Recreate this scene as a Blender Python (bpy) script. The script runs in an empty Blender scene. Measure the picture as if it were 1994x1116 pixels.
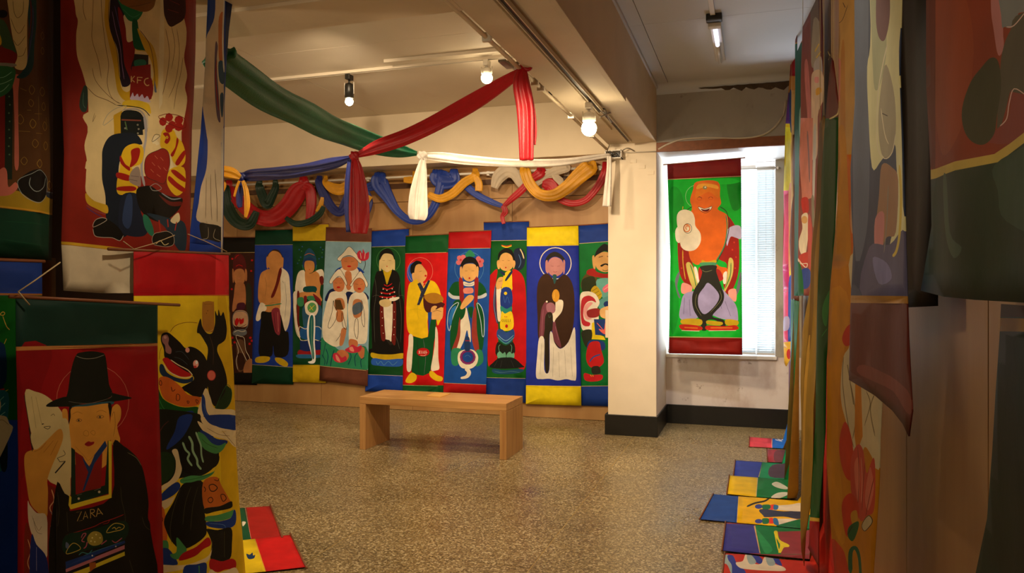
import bpy, bmesh, math, random
import numpy as np
from mathutils import Vector, Matrix
from mathutils.geometry import delaunay_2d_cdt
random.seed(7)
S = bpy.context.scene
C = S.collection
PI = math.pi

# ------------------------------------------------------------------ camera
TH = math.radians(17.74)
FPX, CU, CV, CAMZ = 1478.0, 997.0, 558.0, 1.45
FW = Vector((-math.sin(TH), math.cos(TH), 0)); RT = Vector((math.cos(TH), math.sin(TH), 0)); UP = Vector((0, 0, 1))
CAM = Vector((0, 0, CAMZ))
cd = bpy.data.cameras.new('camera'); cam = bpy.data.objects.new('camera', cd); C.objects.link(cam)
cam.location = CAM; cam.rotation_euler = (PI / 2, 0, TH)
cd.sensor_width = 36; cd.lens = FPX * 36 / 1994; cd.clip_start = .05
S.camera = cam

# ------------------------------------------------------------------ light and exposure
S.view_settings.view_transform = 'Standard'; S.view_settings.look = 'None'
S.view_settings.exposure = 0.0; S.view_settings.gamma = 1; S.view_settings.use_curve_mapping = False
w = bpy.data.worlds.new('sky'); S.world = w; w.use_nodes = True
w.node_tree.nodes['Background'].inputs[0].default_value = (.72, .84, 1, 1)
w.node_tree.nodes['Background'].inputs[1].default_value = 2.4
S.cycles.use_denoising = True
S.cycles.max_bounces = 8
WARM = (1.0, .77, .50)

def lamp(kind, name, loc, energy, col=WARM, target=None, size=.1, angle=90, blend=.6, size_y=None):
    d = bpy.data.lights.new(name, kind); d.energy = energy; d.color = col
    if kind == 'AREA':
        d.size = size
        if size_y: d.shape = 'RECTANGLE'; d.size_y = size_y
    else: d.shadow_soft_size = size
    if kind == 'SPOT': d.spot_size = math.radians(angle); d.spot_blend = blend
    o = bpy.data.objects.new(name, d); C.objects.link(o); o.location = loc
    if target is not None:
        o.rotation_euler = (Vector(target) - Vector(loc)).to_track_quat('-Z', 'Y').to_euler()
    return o
# daylight outside the window
lamp('AREA', 'daylight', (-.35, 8.75, 2.1), 40, (.78, .88, 1), (-.35, 7.5, 1.2), 1.2, size_y=2.2)
lamp('AREA', 'soffit_daylight_fill', (-.35, 9.35, .6), 260, (.80, .89, 1), (-.35, 7.6, 2.85), 1.3, size_y=.9)  # low area light added to throw daylight up onto the soffit
# unseen gallery lamps first, then lights added as fill, none with a fixture
lamp('SPOT', 'unseen_spot_light', (-2.9, 4.6, 3.2), 125, WARM, (-4.6, 8.0, 1.0), .05, 100)
lamp('SPOT', 'unseen_spot_light', (-1.7, 4.9, 2.75), 165, WARM, (-1.9, 8.0, .9), .05, 100)
lamp('SPOT', 'unseen_spot_light', (-1.25, 2.2, 2.75), 42, WARM, (-2.5, 2.9, .2), .05, 85)
lamp('SPOT', 'unseen_spot_light', (-.9, .3, 2.9), 48, WARM, (.35, 2.2, .7), .05, 95)
lamp('SPOT', 'unseen_spot_light', (-1.2, 3.6, 2.75), 150, WARM, (-1.0, 5.2, 0), .05, 120)
lamp('SPOT', 'unseen_spot_light', (.05, 5.0, 3.3), 120, (1, .89, .80), (-.2, 8.1, .4), .05, 42)  # spot added as fill for the window niche
lamp('SPOT', 'unseen_spot_light', (-.85, 2.7, 2.75), 40, (1, .86, .66), (.2, 1.72, 1.75), .04, 27)  # spot added to brighten the purple and cream painting
lamp('SPOT', 'unseen_spot_light', (-1.3, 2.5, 2.45), 70, WARM, (-2.5, 5.8, 2.25), .05, 48)  # front fill added for the red and green sashes
lamp('SPOT', 'added_up_fill', (-.75, -.7, 1.0), 110, WARM, (-.85, 5.2, 3.0), .08, 52)  # unseen uplight added to brighten the beam underside and ceiling
lamp('POINT', 'added_room_fill', (-4.9, 1.9, 2.1), 110, WARM, None, .12)  # point light added as fill for the left ceiling and back beam
lamp('POINT', 'added_room_fill', (-.75, -.6, 1.7), 20, WARM, None, .12)  # point light added behind the camera as fill for beam and ceiling
lamp('POINT', 'added_room_fill', (-6.9, 5.0, 2.2), 22, WARM, None, .12)  # point light added as fill at the far left

# ------------------------------------------------------------------ projection helpers
def ray(u, v): return FW + RT * ((u - CU) / FPX) + UP * ((CV - v) / FPX)
def at(u, v, d): return CAM + ray(u, v) * d
def at_y(u, v, y): r = ray(u, v); return CAM + r * (y / r.y)
def at_x(u, v, x): r = ray(u, v); return CAM + r * (x / r.x)
def at_z(u, v, z): r = ray(u, v); return CAM + r * ((z - CAMZ) / r.z)
def plan(u, y): r = ray(u, CV); return Vector((r.x * y / r.y, y, 0))   # plan point on the vertical through column u

# ------------------------------------------------------------------ materials
def lin(h):
    if not isinstance(h, str): return h
    c = [int(h[i:i + 2], 16) / 255 for i in (0, 2, 4)]
    return tuple(((x + .055) / 1.055) ** 2.4 if x > .04045 else x / 12.92 for x in c) + (1,)

def mat(name, col, rough=.6, metal=0, noise=.0, nscale=8, bump=0, bscale=60, spec=.5, stretch=None, emit=0, col2=None, sheen=0, coat=0):
    m = bpy.data.materials.new(name); m.use_nodes = True; nt = m.node_tree; b = nt.nodes['Principled BSDF']
    b.inputs['Roughness'].default_value = rough; b.inputs['Metallic'].default_value = metal
    b.inputs['Specular IOR Level'].default_value = spec
    if sheen: b.inputs['Sheen Weight'].default_value = sheen
    if coat: b.inputs['Coat Weight'].default_value = coat; b.inputs['Coat Roughness'].default_value = .25
    c = lin(col)
    tc = nt.nodes.new('ShaderNodeTexCoord'); mp = nt.nodes.new('ShaderNodeMapping')
    nt.links.new(tc.outputs['Object'], mp.inputs[0])
    if stretch: mp.inputs['Scale'].default_value = stretch
    n = nt.nodes.new('ShaderNodeTexNoise'); n.inputs['Scale'].default_value = nscale; n.inputs['Detail'].default_value = 6
    nt.links.new(mp.outputs[0], n.inputs['Vector'])
    cr = nt.nodes.new('ShaderNodeValToRGB')
    c2 = lin(col2) if col2 else tuple(x * (1 - noise) for x in c[:3]) + (1,)
    cr.color_ramp.elements[0].color = c2; cr.color_ramp.elements[1].color = c
    cr.color_ramp.elements[0].position = .3; cr.color_ramp.elements[1].position = .68
    nt.links.new(n.outputs[0], cr.inputs[0]); nt.links.new(cr.outputs[0], b.inputs['Base Color'])
    if bump:
        n2 = nt.nodes.new('ShaderNodeTexNoise'); n2.inputs['Scale'].default_value = bscale
        bp = nt.nodes.new('ShaderNodeBump'); bp.inputs['Strength'].default_value = bump; bp.inputs['Distance'].default_value = .01
        nt.links.new(mp.outputs[0], n2.inputs['Vector']); nt.links.new(n2.outputs[0], bp.inputs['Height']); nt.links.new(bp.outputs[0], b.inputs['Normal'])
    if emit:
        b.inputs['Emission Color'].default_value = c; b.inputs['Emission Strength'].default_value = emit
    return m

M = {}
M['plaster'] = mat('cream_painted_plaster', 'd9c9ae', .75, noise=.09, nscale=3, bump=.08, bscale=25)
M['column'] = mat('cream_painted_column', 'e8d9c0', .7, noise=.06, nscale=5, bump=.06, bscale=18)
M['ceil'] = mat('white_ceiling_board', 'd6cab6', .65, noise=.06, nscale=2, bump=.05, bscale=12)
M['ceil_daylit'] = mat('ceiling_board_daylight_tint', 'cbced2', .65, noise=.05, nscale=2)  # bluer than the other boards: cool daylight put into the colour
M['ply'] = mat('plywood', 'b48c58', .5, nscale=3, col2='9a6e3e', stretch=(1.2, 1.2, .22), bump=.04, bscale=30)
M['oak'] = mat('oak_veneer', 'c4965c', .38, nscale=5, col2='aa7a44', stretch=(.35, 6, 6), bump=.03, bscale=40)
M['oak_up'] = mat('oak_veneer_upright', 'c09258', .4, nscale=5, col2='a67642', stretch=(6, 6, .35), bump=.03, bscale=40)
M['darkwood'] = mat('dark_brown_wood', '5b3a20', .5, noise=.3, nscale=6, stretch=(1, 1, .2))
M['black'] = mat('black_painted_skirting', '161512', .4, noise=.3, nscale=14, bump=.05)
M['metal_w'] = mat('white_metal', 'd8d2c6', .35, noise=.05)
M['metal_g'] = mat('grey_metal', '8a8478', .3, metal=.8, noise=.1)
M['metal_k'] = mat('black_metal', '14130f', .4, noise=.2)
M['white'] = mat('white_gloss_paint', 'e9e6e2', .5, noise=.04)
M['paper'] = mat('tan_paper', 'd9a758', .6, noise=.08)
M['string'] = mat('cotton_string', 'c9b48a', .8, noise=.1)
M['stick'] = mat('wooden_stick', '8a4f28', .5, noise=.25, nscale=20)
M['canvas'] = mat('raw_canvas', '9c7a3a', .85, noise=.2, nscale=12, bump=.15, bscale=300)
M['bulb'] = mat('lit_bulb', 'ffe6b8', .4, emit=60)
M['tube'] = mat('lit_tube', 'e8e6ff', .4, emit=1.6)
M['conduit'] = mat('cream_cable', 'c9beac', .5, noise=.1)
M['grout'] = mat('brass_divider', 'b59a5e', .5, noise=.1)

def stained(name, base, stain, dark):
    m = mat(name, base, .75, noise=.08, nscale=3); nt = m.node_tree; b = nt.nodes['Principled BSDF']
    tc = nt.nodes.new('ShaderNodeTexCoord')
    prev = b.inputs['Base Color'].links[0].from_socket
    for scale, lo, hi, col, st in ((2.2, .5, .68, stain, (1, 1, .6)), (7, .64, .72, dark, (1, 1, 1))):
        mp = nt.nodes.new('ShaderNodeMapping'); mp.inputs['Scale'].default_value = st; mp.inputs['Location'].default_value = (3.1, 1.7, 2.2)
        n = nt.nodes.new('ShaderNodeTexNoise'); n.inputs['Scale'].default_value = scale; n.inputs['Detail'].default_value = 9; n.inputs['Roughness'].default_value = .65
        r = nt.nodes.new('ShaderNodeMapRange'); r.inputs[1].default_value = lo; r.inputs[2].default_value = hi
        mx = nt.nodes.new('ShaderNodeMixRGB'); mx.inputs[2].default_value = lin(col)
        nt.links.new(tc.outputs['Object'], mp.inputs[0]); nt.links.new(mp.outputs[0], n.inputs['Vector']); nt.links.new(n.outputs[0], r.inputs[0])
        nt.links.new(r.outputs[0], mx.inputs[0]); nt.links.new(prev, mx.inputs[1]); prev = mx.outputs[0]
    nt.links.new(prev, b.inputs['Base Color'])
    return m
M['stained'] = stained('water_stained_plaster', 'e4dad6', 'c4b0a8', '8f7a70')
M['concrete'] = stained('peeling_grey_plaster', 'b4aea2', '8e887c', '5a554e')
M['lintel'] = stained('grey_lintel_paint', 'aaa49a', '9b958a', '8d867c')
M['mould'] = stained('blackened_plaster_crack', '4a3724', '2a1c10', '8a6a3c')

def terrazzo():
    m = bpy.data.materials.new('brown_terrazzo'); m.use_nodes = True; nt = m.node_tree; b = nt.nodes['Principled BSDF']
    tc = nt.nodes.new('ShaderNodeNewGeometry'); L = nt.links
    def cells(scale, stops):
        v = nt.nodes.new('ShaderNodeTexVoronoi'); v.inputs['Scale'].default_value = scale; L.new(tc.outputs['Position'], v.inputs['Vector'])
        sp = nt.nodes.new('ShaderNodeSeparateColor'); L.new(v.outputs['Color'], sp.inputs[0])
        r = nt.nodes.new('ShaderNodeValToRGB'); e = r.color_ramp
        e.interpolation = 'CONSTANT'
        e.elements[0].position = 0; e.elements[0].color = lin(stops[0][1])
        e.elements[1].position = stops[1][0]; e.elements[1].color = lin(stops[1][1])
        for p, c in stops[2:]: x = e.elements.new(p); x.color = lin(c)
        L.new(sp.outputs[0], r.inputs[0]); return r.outputs[0]
    a = cells(105, [(0, '5c4c30'), (.22, '8d7a50'), (.5, 'b09c70'), (.7, '453820'), (.84, 'e6d6ac')])
    c = cells(230, [(0, '7a6842'), (.3, '917e56'), (.6, '5e4e30'), (.85, 'bca97e')])
    mx = nt.nodes.new('ShaderNodeMixRGB'); mx.inputs[0].default_value = .45; L.new(a, mx.inputs[1]); L.new(c, mx.inputs[2])
    n = nt.nodes.new('ShaderNodeTexNoise'); n.inputs['Scale'].default_value = 1.6; n.inputs['Detail'].default_value = 5; L.new(tc.outputs['Position'], n.inputs['Vector'])
    r = nt.nodes.new('ShaderNodeMapRange'); r.inputs[1].default_value = .35; r.inputs[2].default_value = .7; r.inputs[3].default_value = .8; r.inputs[4].default_value = 1.1
    L.new(n.outputs[0], r.inputs[0])
    mm = nt.nodes.new('ShaderNodeMixRGB'); mm.blend_type = 'MULTIPLY'; mm.inputs[0].default_value = 1; L.new(mx.outputs[0], mm.inputs[1]); L.new(r.outputs[0], mm.inputs[2])
    L.new(mm.outputs[0], b.inputs['Base Color'])
    rr = nt.nodes.new('ShaderNodeMapRange'); rr.inputs[1].default_value = .3; rr.inputs[2].default_value = .7; rr.inputs[3].default_value = .24; rr.inputs[4].default_value = .4
    L.new(n.outputs[0], rr.inputs[0]); L.new(rr.outputs[0], b.inputs['Roughness'])
    return m
M['floor'] = terrazzo()

def painted():
    m = bpy.data.materials.new('painted_canvas'); m.use_nodes = True; nt = m.node_tree; b = nt.nodes['Principled BSDF']; L = nt.links
    at_ = nt.nodes.new('ShaderNodeAttribute'); at_.attribute_name = 'paint'
    tc = nt.nodes.new('ShaderNodeTexCoord')
    n = nt.nodes.new('ShaderNodeTexNoise'); n.inputs['Scale'].default_value = 9; n.inputs['Detail'].default_value = 6; L.new(tc.outputs['Object'], n.inputs['Vector'])
    r = nt.nodes.new('ShaderNodeMapRange'); r.inputs[1].default_value = .3; r.inputs[2].default_value = .7; r.inputs[3].default_value = .82; r.inputs[4].default_value = 1.06
    L.new(n.outputs[0], r.inputs[0])
    mm = nt.nodes.new('ShaderNodeMixRGB'); mm.blend_type = 'MULTIPLY'; mm.inputs[0].default_value = 1
    L.new(at_.outputs['Color'], mm.inputs[1]); L.new(r.outputs[0], mm.inputs[2]); L.new(mm.outputs[0], b.inputs['Base Color'])
    b.inputs['Roughness'].default_value = .6; b.inputs['Specular IOR Level'].default_value = .16
    n2 = nt.nodes.new('ShaderNodeTexNoise'); n2.inputs['Scale'].default_value = 14; n2.inputs['Detail'].default_value = 4; L.new(tc.outputs['Object'], n2.inputs['Vector'])
    bp = nt.nodes.new('ShaderNodeBump'); bp.inputs['Strength'].default_value = .12; bp.inputs['Distance'].default_value = .01
    L.new(n2.outputs[0], bp.inputs['Height']); L.new(bp.outputs[0], b.inputs['Normal'])
    return m
M['paint'] = painted()

def translucent(name, col, amt):
    m = mat(name, col, .5, noise=.03); nt = m.node_tree
    t = nt.nodes.new('ShaderNodeBsdfTranslucent'); t.inputs[0].default_value = lin(col)
    mx = nt.nodes.new('ShaderNodeMixShader'); mx.inputs[0].default_value = amt
    out = nt.nodes['Material Output']; nt.links.new(nt.nodes['Principled BSDF'].outputs[0], mx.inputs[1]); nt.links.new(t.outputs[0], mx.inputs[2]); nt.links.new(mx.outputs[0], out.inputs[0])
    return m
M['slat'] = translucent('white_blind_slat', 'd4dee0', .2)
g = bpy.data.materials.new('window_glass'); g.use_nodes = True; gn = g.node_tree
gt = gn.nodes.new('ShaderNodeBsdfTransparent'); gg = gn.nodes.new('ShaderNodeBsdfGlossy'); gg.inputs['Roughness'].default_value = .05
gx = gn.nodes.new('ShaderNodeMixShader'); gx.inputs[0].default_value = .08
gn.links.new(gt.outputs[0], gx.inputs[1]); gn.links.new(gg.outputs[0], gx.inputs[2]); gn.links.new(gx.outputs[0], gn.nodes['Material Output'].inputs[0])
M['glass'] = g

# ------------------------------------------------------------------ mesh helpers
def tag(o, label=None, cat=None, group=None, kind=None):
    if label: o['label'] = label
    if cat: o['category'] = cat
    if group: o['group'] = group
    if kind: o['kind'] = kind
    return o

def empty(name, loc, label, cat, group=None):
    o = bpy.data.objects.new(name, None); C.objects.link(o); o.location = loc; o.empty_display_size = .1
    return tag(o, label, cat, group)

def obj(name, bm, m, parent=None, smooth=False):
    me = bpy.data.meshes.new(name); bm.to_mesh(me); bm.free()
    if smooth:
        for p in me.polygons: p.use_smooth = True
    for x in (m if isinstance(m, (list, tuple)) else [m]): me.materials.append(x)
    o = bpy.data.objects.new(name, me); C.objects.link(o)
    if parent is not None:
        o.parent = parent
        pw = Matrix.Translation(parent.location) if parent.parent is None else Matrix.Translation(parent.parent.location) @ Matrix.Translation(parent.location)
        o.matrix_parent_inverse = Matrix.Translation(-wloc(parent))
    return o
def wloc(o):
    l = Vector((0, 0, 0))
    if o.type == 'EMPTY': l = o.location.copy()
    return l

def box(bm, lo, hi, bev=0):
    vs = bmesh.ops.create_cube(bm, size=1)['verts']
    for v in vs: v.co = Vector([(lo[i] + hi[i]) / 2 + v.co[i] * (hi[i] - lo[i]) for i in range(3)])
    if bev:
        es = list({e for v in vs for e in v.link_edges})
        bmesh.ops.bevel(bm, geom=es, offset=bev, segments=2, affect='EDGES', profile=.5)
    return vs
def boxo(name, lo, hi, m, parent=None, bev=0):
    bm = bmesh.new(); box(bm, lo, hi, bev); return obj(name, bm, m, parent)
def tube(bm, pts, r, n=10, cap=True):
    pts = [Vector(p) for p in pts]; rings = []
    rs = r if isinstance(r, (list, tuple)) else [r] * len(pts)
    for i, p in enumerate(pts):
        t = (pts[min(i + 1, len(pts) - 1)] - pts[max(i - 1, 0)]).normalized()
        a = t.orthogonal() if abs(t.z) > .9 else t.cross(Vector((0, 0, 1)))
        a.normalize(); b = t.cross(a).normalized()
        rings.append([bm.verts.new(p + (a * math.cos(2 * PI * k / n) + b * math.sin(2 * PI * k / n)) * rs[i]) for k in range(n)])
    for i in range(len(rings) - 1):
        for k in range(n): bm.faces.new((rings[i][k], rings[i][(k + 1) % n], rings[i + 1][(k + 1) % n], rings[i + 1][k]))
    if cap: bm.faces.new(rings[0][::-1]); bm.faces.new(rings[-1])
def tubeo(name, pts, r, m, parent=None, n=10):
    bm = bmesh.new(); tube(bm, pts, r, n); bmesh.ops.recalc_face_normals(bm, faces=bm.faces); return obj(name, bm, m, parent, True)

def smooth_pts(pts, closed, n=4):
    N = len(pts); out = []
    if N < 3: return list(pts)
    rng = range(N if closed else N - 1)
    for i in rng:
        p0 = pts[(i - 1) % N] if closed or i > 0 else pts[0]
        p1 = pts[i]; p2 = pts[(i + 1) % N]
        p3 = pts[(i + 2) % N] if closed or i + 2 < N else pts[-1]
        for k in range(n):
            t = k / n
            out.append(tuple(.5 * (2 * p1[j] + (p2[j] - p0[j]) * t + (2 * p0[j] - 5 * p1[j] + 4 * p2[j] - p3[j]) * t * t + (3 * p1[j] - p0[j] - 3 * p2[j] + p3[j]) * t ** 3) for j in range(len(p1))))
    if not closed: out.append(tuple(pts[-1]))
    return out
# ------------------------------------------------------------------ painting: flat print cut into the cloth's own mesh
PAL = dict(k='14110e', K='2a2620', r='c01418', R='8e0f12', m='6e1d16', M='4a120e', n='15204e', b='1d44a8', B='2a5fc4', c='6f9fc0', g='0c6a28', G='0a3a26', t='2c8a62', T='5aa88a',
           y='f0d020', Y='c8a818', o='d8701c', O='b85014', f='e6b068', F='d09050', l='e88f80', p='c86a8c', q='8a5a78', w='efe6d2', W='ffffff', s='a8a8b8', v='c0b4dc', e='7a5a30', d='3a241a', h='dcc48c', j='6a7078',
           x='0cb42c', X='088a24', a='f05a8a', z='9c7a3a', i='f07a28', u='3a3f9c')
def stroke_quads(pts, wd, closed=False):
    P = [Vector(p) for p in pts]; N = len(P); L_, R_ = [], []
    for i in range(N):
        a = P[(i - 1) % N] if closed or i > 0 else P[i]; b = P[(i + 1) % N] if closed or i < N - 1 else P[i]
        t = (b - a)
        if t.length < 1e-9: t = Vector((1, 0))
        t.normalize(); n = Vector((-t.y, t.x)) * wd / 2
        if not closed and (i == 0 or i == N - 1) and N > 3: n = n * .4
        L_.append(P[i] + n); R_.append(P[i] - n)
    q = []
    for i in range(N if closed else N - 1):
        j = (i + 1) % N
        q.append([L_[i], R_[i], R_[j], L_[j]])
    return q
def ell(cx, cy, rx, ry, rot=0, n=14):
    c, s = math.cos(math.radians(rot)), math.sin(math.radians(rot))
    return [(cx + rx * math.cos(2 * PI * k / n) * c - ry * math.sin(2 * PI * k / n) * s, cy + rx * math.cos(2 * PI * k / n) * s + ry * math.sin(2 * PI * k / n) * c) for k in range(n)]
def art(T, text):
    """shapes given in zoomed-crop units; T=(ox,oy,scale) brings them to photograph units"""
    ox, oy, sc = T; out = []; where = 0
    def tr(p): return (ox + p[0] * sc, oy + p[1] * sc)
    for line in text.strip().splitlines():
        w_ = line.split()
        if not w_ or w_[0].startswith('#'): continue
        if w_[0] in ('WALL', 'FLOOR'): where = w_[0] == 'FLOOR'; continue
        if w_[0] == 'T': ox, oy, sc = map(float, w_[1:4]); continue
        col, op = w_[0], w_[1]; rest = w_[2:]
        col = lin(PAL.get(col, col))
        prs = lambda L: [tuple(map(float, q.split(','))) for q in L]
        if op in 'spSP':
            pts = prs(rest); pts = smooth_pts(pts, True, 4) if op in 'sS' else pts
            out.append((col, [tr(p) for p in pts], where))
            if op in 'SP':
                for q in stroke_quads(pts, 2.6 if sc > .2 else 3, True): out.append((lin(PAL['k']), [tr(p) for p in q], where))
        elif op in 'lL':
            wd = float(rest[0]); pts = prs(rest[1:]); pts = smooth_pts(pts, False, 4) if op == 'l' else pts
            for q in stroke_quads(pts, wd): out.append((col, [tr(p) for p in q], where))
        elif op == 'c':
            wd = float(rest[0]); pts = smooth_pts(prs(rest[1:]), True, 4)
            for q in stroke_quads(pts, wd, True): out.append((col, [tr(p) for p in q], where))
        elif op in 'eE':
            a = list(map(float, rest)); pts = ell(*a); out.append((col, [tr(p) for p in pts], where))
            if op == 'E':
                for q in stroke_quads(pts, 2.5, True): out.append((lin(PAL['k']), [tr(p) for p in q], where))
        elif op == 'o':
            a = list(map(float, rest)); pts = ell(*a[1:], n=28)
            for q in stroke_quads(pts, a[0], True): out.append((col, [tr(p) for p in q], where))
        elif op == 'd':
            r = float(rest[0])
            for p in prs(rest[1:]): out.append((col, [tr(q) for q in ell(p[0], p[1], r, r, 0, 8)], where))
    return out

def cloth_mesh(name, outline, shapes, mapf, base, grid=.05, thick=.002, parent=None, front=None):
    """outline / shapes in cloth units (s,t); mapf(s,t)->Vector. Faces of the triangulation take the colour of the topmost shape over them."""
    V, F, E, cols = [], [], [], []
    def add(poly):
        i0 = len(V); last = None; ids = []
        for p in poly:
            q = Vector((p[0], p[1]))
            if last is not None and (q - last).length < 1e-5: continue
            V.append(q); ids.append(len(V) - 1); last = q
        if len(ids) < 3: return False
        F.append(ids); E.extend((ids[k], ids[(k + 1) % len(ids)]) for k in range(len(ids))); return True
    add(outline); cols.append(lin(base))
    ss = [p[0] for p in outline]; ts = [p[1] for p in outline]
    lo, hi = (min(ss), min(ts)), (max(ss), max(ts))
    for c, poly in shapes:
        ps = [p[0] for p in poly]; pt = [p[1] for p in poly]
        if max(ps) < lo[0] or min(ps) > hi[0] or max(pt) < lo[1] or min(pt) > hi[1]: continue
        if add(poly): cols.append(c)
    ns = max(2, int((hi[0] - lo[0]) / grid)); nt_ = max(2, int((hi[1] - lo[1]) / grid))
    for a in range(ns + 1):
        for b in range(nt_ + 1):
            V.append(Vector((lo[0] + (hi[0] - lo[0]) * (a + .013) / ns, lo[1] + (hi[1] - lo[1]) * (b + .017) / nt_)))
    r = delaunay_2d_cdt(V, E, [], 0, 1e-5, False)
    ov, of = r[0], r[2]
    P2 = np.array([(v.x, v.y) for v in ov]); tri = [list(f) for f in of]
    cen2 = np.array([P2[f].mean(axis=0) for f in tri]); top = np.full(len(tri), -1)
    for k, ids in enumerate(F):       # which painted shape lies uppermost on each triangle (winding number test)
        q = np.array([(V[i].x, V[i].y) for i in ids])
        m_ = np.nonzero((cen2[:, 0] > q[:, 0].min()) & (cen2[:, 0] < q[:, 0].max()) & (cen2[:, 1] > q[:, 1].min()) & (cen2[:, 1] < q[:, 1].max()))[0]
        if not len(m_): continue
        x, y = cen2[m_, 0], cen2[m_, 1]; wn = np.zeros(len(m_), int); q2 = np.roll(q, -1, 0)
        for (x0, y0), (x1, y1) in zip(q, q2):
            side = (x1 - x0) * (y - y0) - (x - x0) * (y1 - y0)
            wn += ((y0 <= y) & (y1 > y) & (side > 0)).astype(int) - ((y0 > y) & (y1 <= y) & (side < 0)).astype(int)
        hit = m_[wn != 0]
        if k == 0: top[hit] = 0
        else: top[hit[top[hit] >= 0]] = k
    verts = [mapf(v.x, v.y) for v in ov]
    faces, fc = [], []
    for f, k in zip(tri, top):
        if k >= 0: faces.append(f); fc.append(cols[k])
    bm = bmesh.new(); bv = [bm.verts.new(v) for v in verts]
    cl = bm.loops.layers.float_color.new('paint')
    for f, c in zip(faces, fc):
        try: fa = bm.faces.new([bv[i] for i in f])
        except ValueError: continue
        fa.smooth = True
        for l in fa.loops: l[cl] = c
    bmesh.ops.delete(bm, geom=[v for v in bm.verts if not v.link_faces], context='VERTS')
    bmesh.ops.recalc_face_normals(bm, faces=bm.faces)
    nrm = Vector((0, 0, 0)); cen = Vector((0, 0, 0)); A = 0
    for fa in bm.faces: a = fa.calc_area(); nrm += fa.normal * a; cen += fa.calc_center_median() * a; A += a
    cen /= A
    look = (CAM - cen) if front is None else front
    if nrm.dot(look) < 0: bmesh.ops.reverse_faces(bm, faces=bm.faces)
    o = obj(name, bm, [M['paint'], M['canvas']], parent, False)
    for p in o.data.polygons: p.use_smooth = True
    m = o.modifiers.new('thickness', 'SOLIDIFY'); m.thickness = thick; m.offset = -1; m.material_offset = 1; m.use_even_offset = False
    return o

SEED = [0]
def banner(name, label, group, PA, PB, outline, shapes, base='c', top=None, grid=.05, amp=.006, rod=None, curl=None, rods=True, wires=None, strings=None, cat='banner'):
    """hanging painting on the vertical plane through plan points PA, PB; outline/shapes in photograph units"""
    PA = Vector((PA[0], PA[1], 0)); PB = Vector((PB[0], PB[1], 0)); D = (PB - PA).normalized(); N = Vector((-D.y, D.x, 0))
    if N.dot(CAM - PA) < 0: N = -N
    SEED[0] += 1; ph = SEED[0] * 1.7
    def inv(u, v):
        r = ray(u, v); k = (PA - CAM).dot(N) / r.dot(N)
        p = CAM + r * k
        if len_z: pass
        return ((p - PA).dot(D), p.z)
    len_z = 0
    def o2(p):
        if len(p) == 3:  # (u, None, z)
            s = inv(p[0], CV)[0]; return (s, p[2])
        return inv(*p)
    ol = [o2(p) for p in outline]
    ztop = max(p[1] for p in ol); zbot = min(p[1] for p in ol); smin = min(p[0] for p in ol); smax = max(p[0] for p in ol); wd = smax - smin
    def mp(s, z):
        q = (ztop - z) / (ztop - zbot)
        d = amp * (q * .8 + .2) * (math.sin(s / wd * 2 * PI * 1.1 + ph + z * .8) + .5 * math.sin(s / wd * 2 * PI * 2.3 + ph * 2)) + amp * .35 * math.sin(z * 9 + ph + s * 3)
        if curl and s > smin + curl[0] * wd: d -= (s - smin - curl[0] * wd) * curl[1]
        if curl and len(curl) > 2 and s < smin + curl[2] * wd: d -= (smin + curl[2] * wd - s) * curl[3]
        return PA + D * s + Vector((0, 0, z)) + N * d
    sh = [(c, [inv(*p) for p in poly]) for c, poly, _ in shapes]
    base3 = PA + D * (smin + smax) / 2
    root = empty(name, (base3.x, base3.y, zbot), label, cat, group)
    cloth_mesh('painted_cloth', ol, sh, mp, PAL.get(base, base), grid, .002, root, front=N)
    if rods:
        eL, eR = rod or (.012, .012)
        # the top hem follows the outline's two highest corners
        tp = sorted(ol, key=lambda p: -p[1])[:2]; tp.sort()
        a = mp(*tp[0]); b = mp(*tp[1]); d = (b - a).normalized()
        a2 = a - d * eL - N * .003; b2 = b + d * eR - N * .003
        tubeo('hanging_rod', [a2, b2], .006, M['stick'], root, 8)
        if wires is not None:
            for e in (a2 + d * .02, b2 - d * .02):
                tubeo('hanging_wire', [e, Vector((e.x, e.y, wires))], .0015, M['string'], root, 5)
    elif wires is not None:
        for q_ in sorted(ol, key=lambda p: -p[1])[:2]:
            e = mp(*q_) - N * .002; tubeo('hanging_wire', [e, Vector((e.x, e.y, wires))], .0015, M['string'], root, 5)
    for st in strings or []:
        tubeo('string', [inv3(PA, N, *q) + N * .012 for q in st], .0022, M['string'], root, 6)
    return root
def inv3(PA, N, u, v):
    r = ray(u, v); return CAM + r * ((PA - CAM).dot(N) / r.dot(N))

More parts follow.
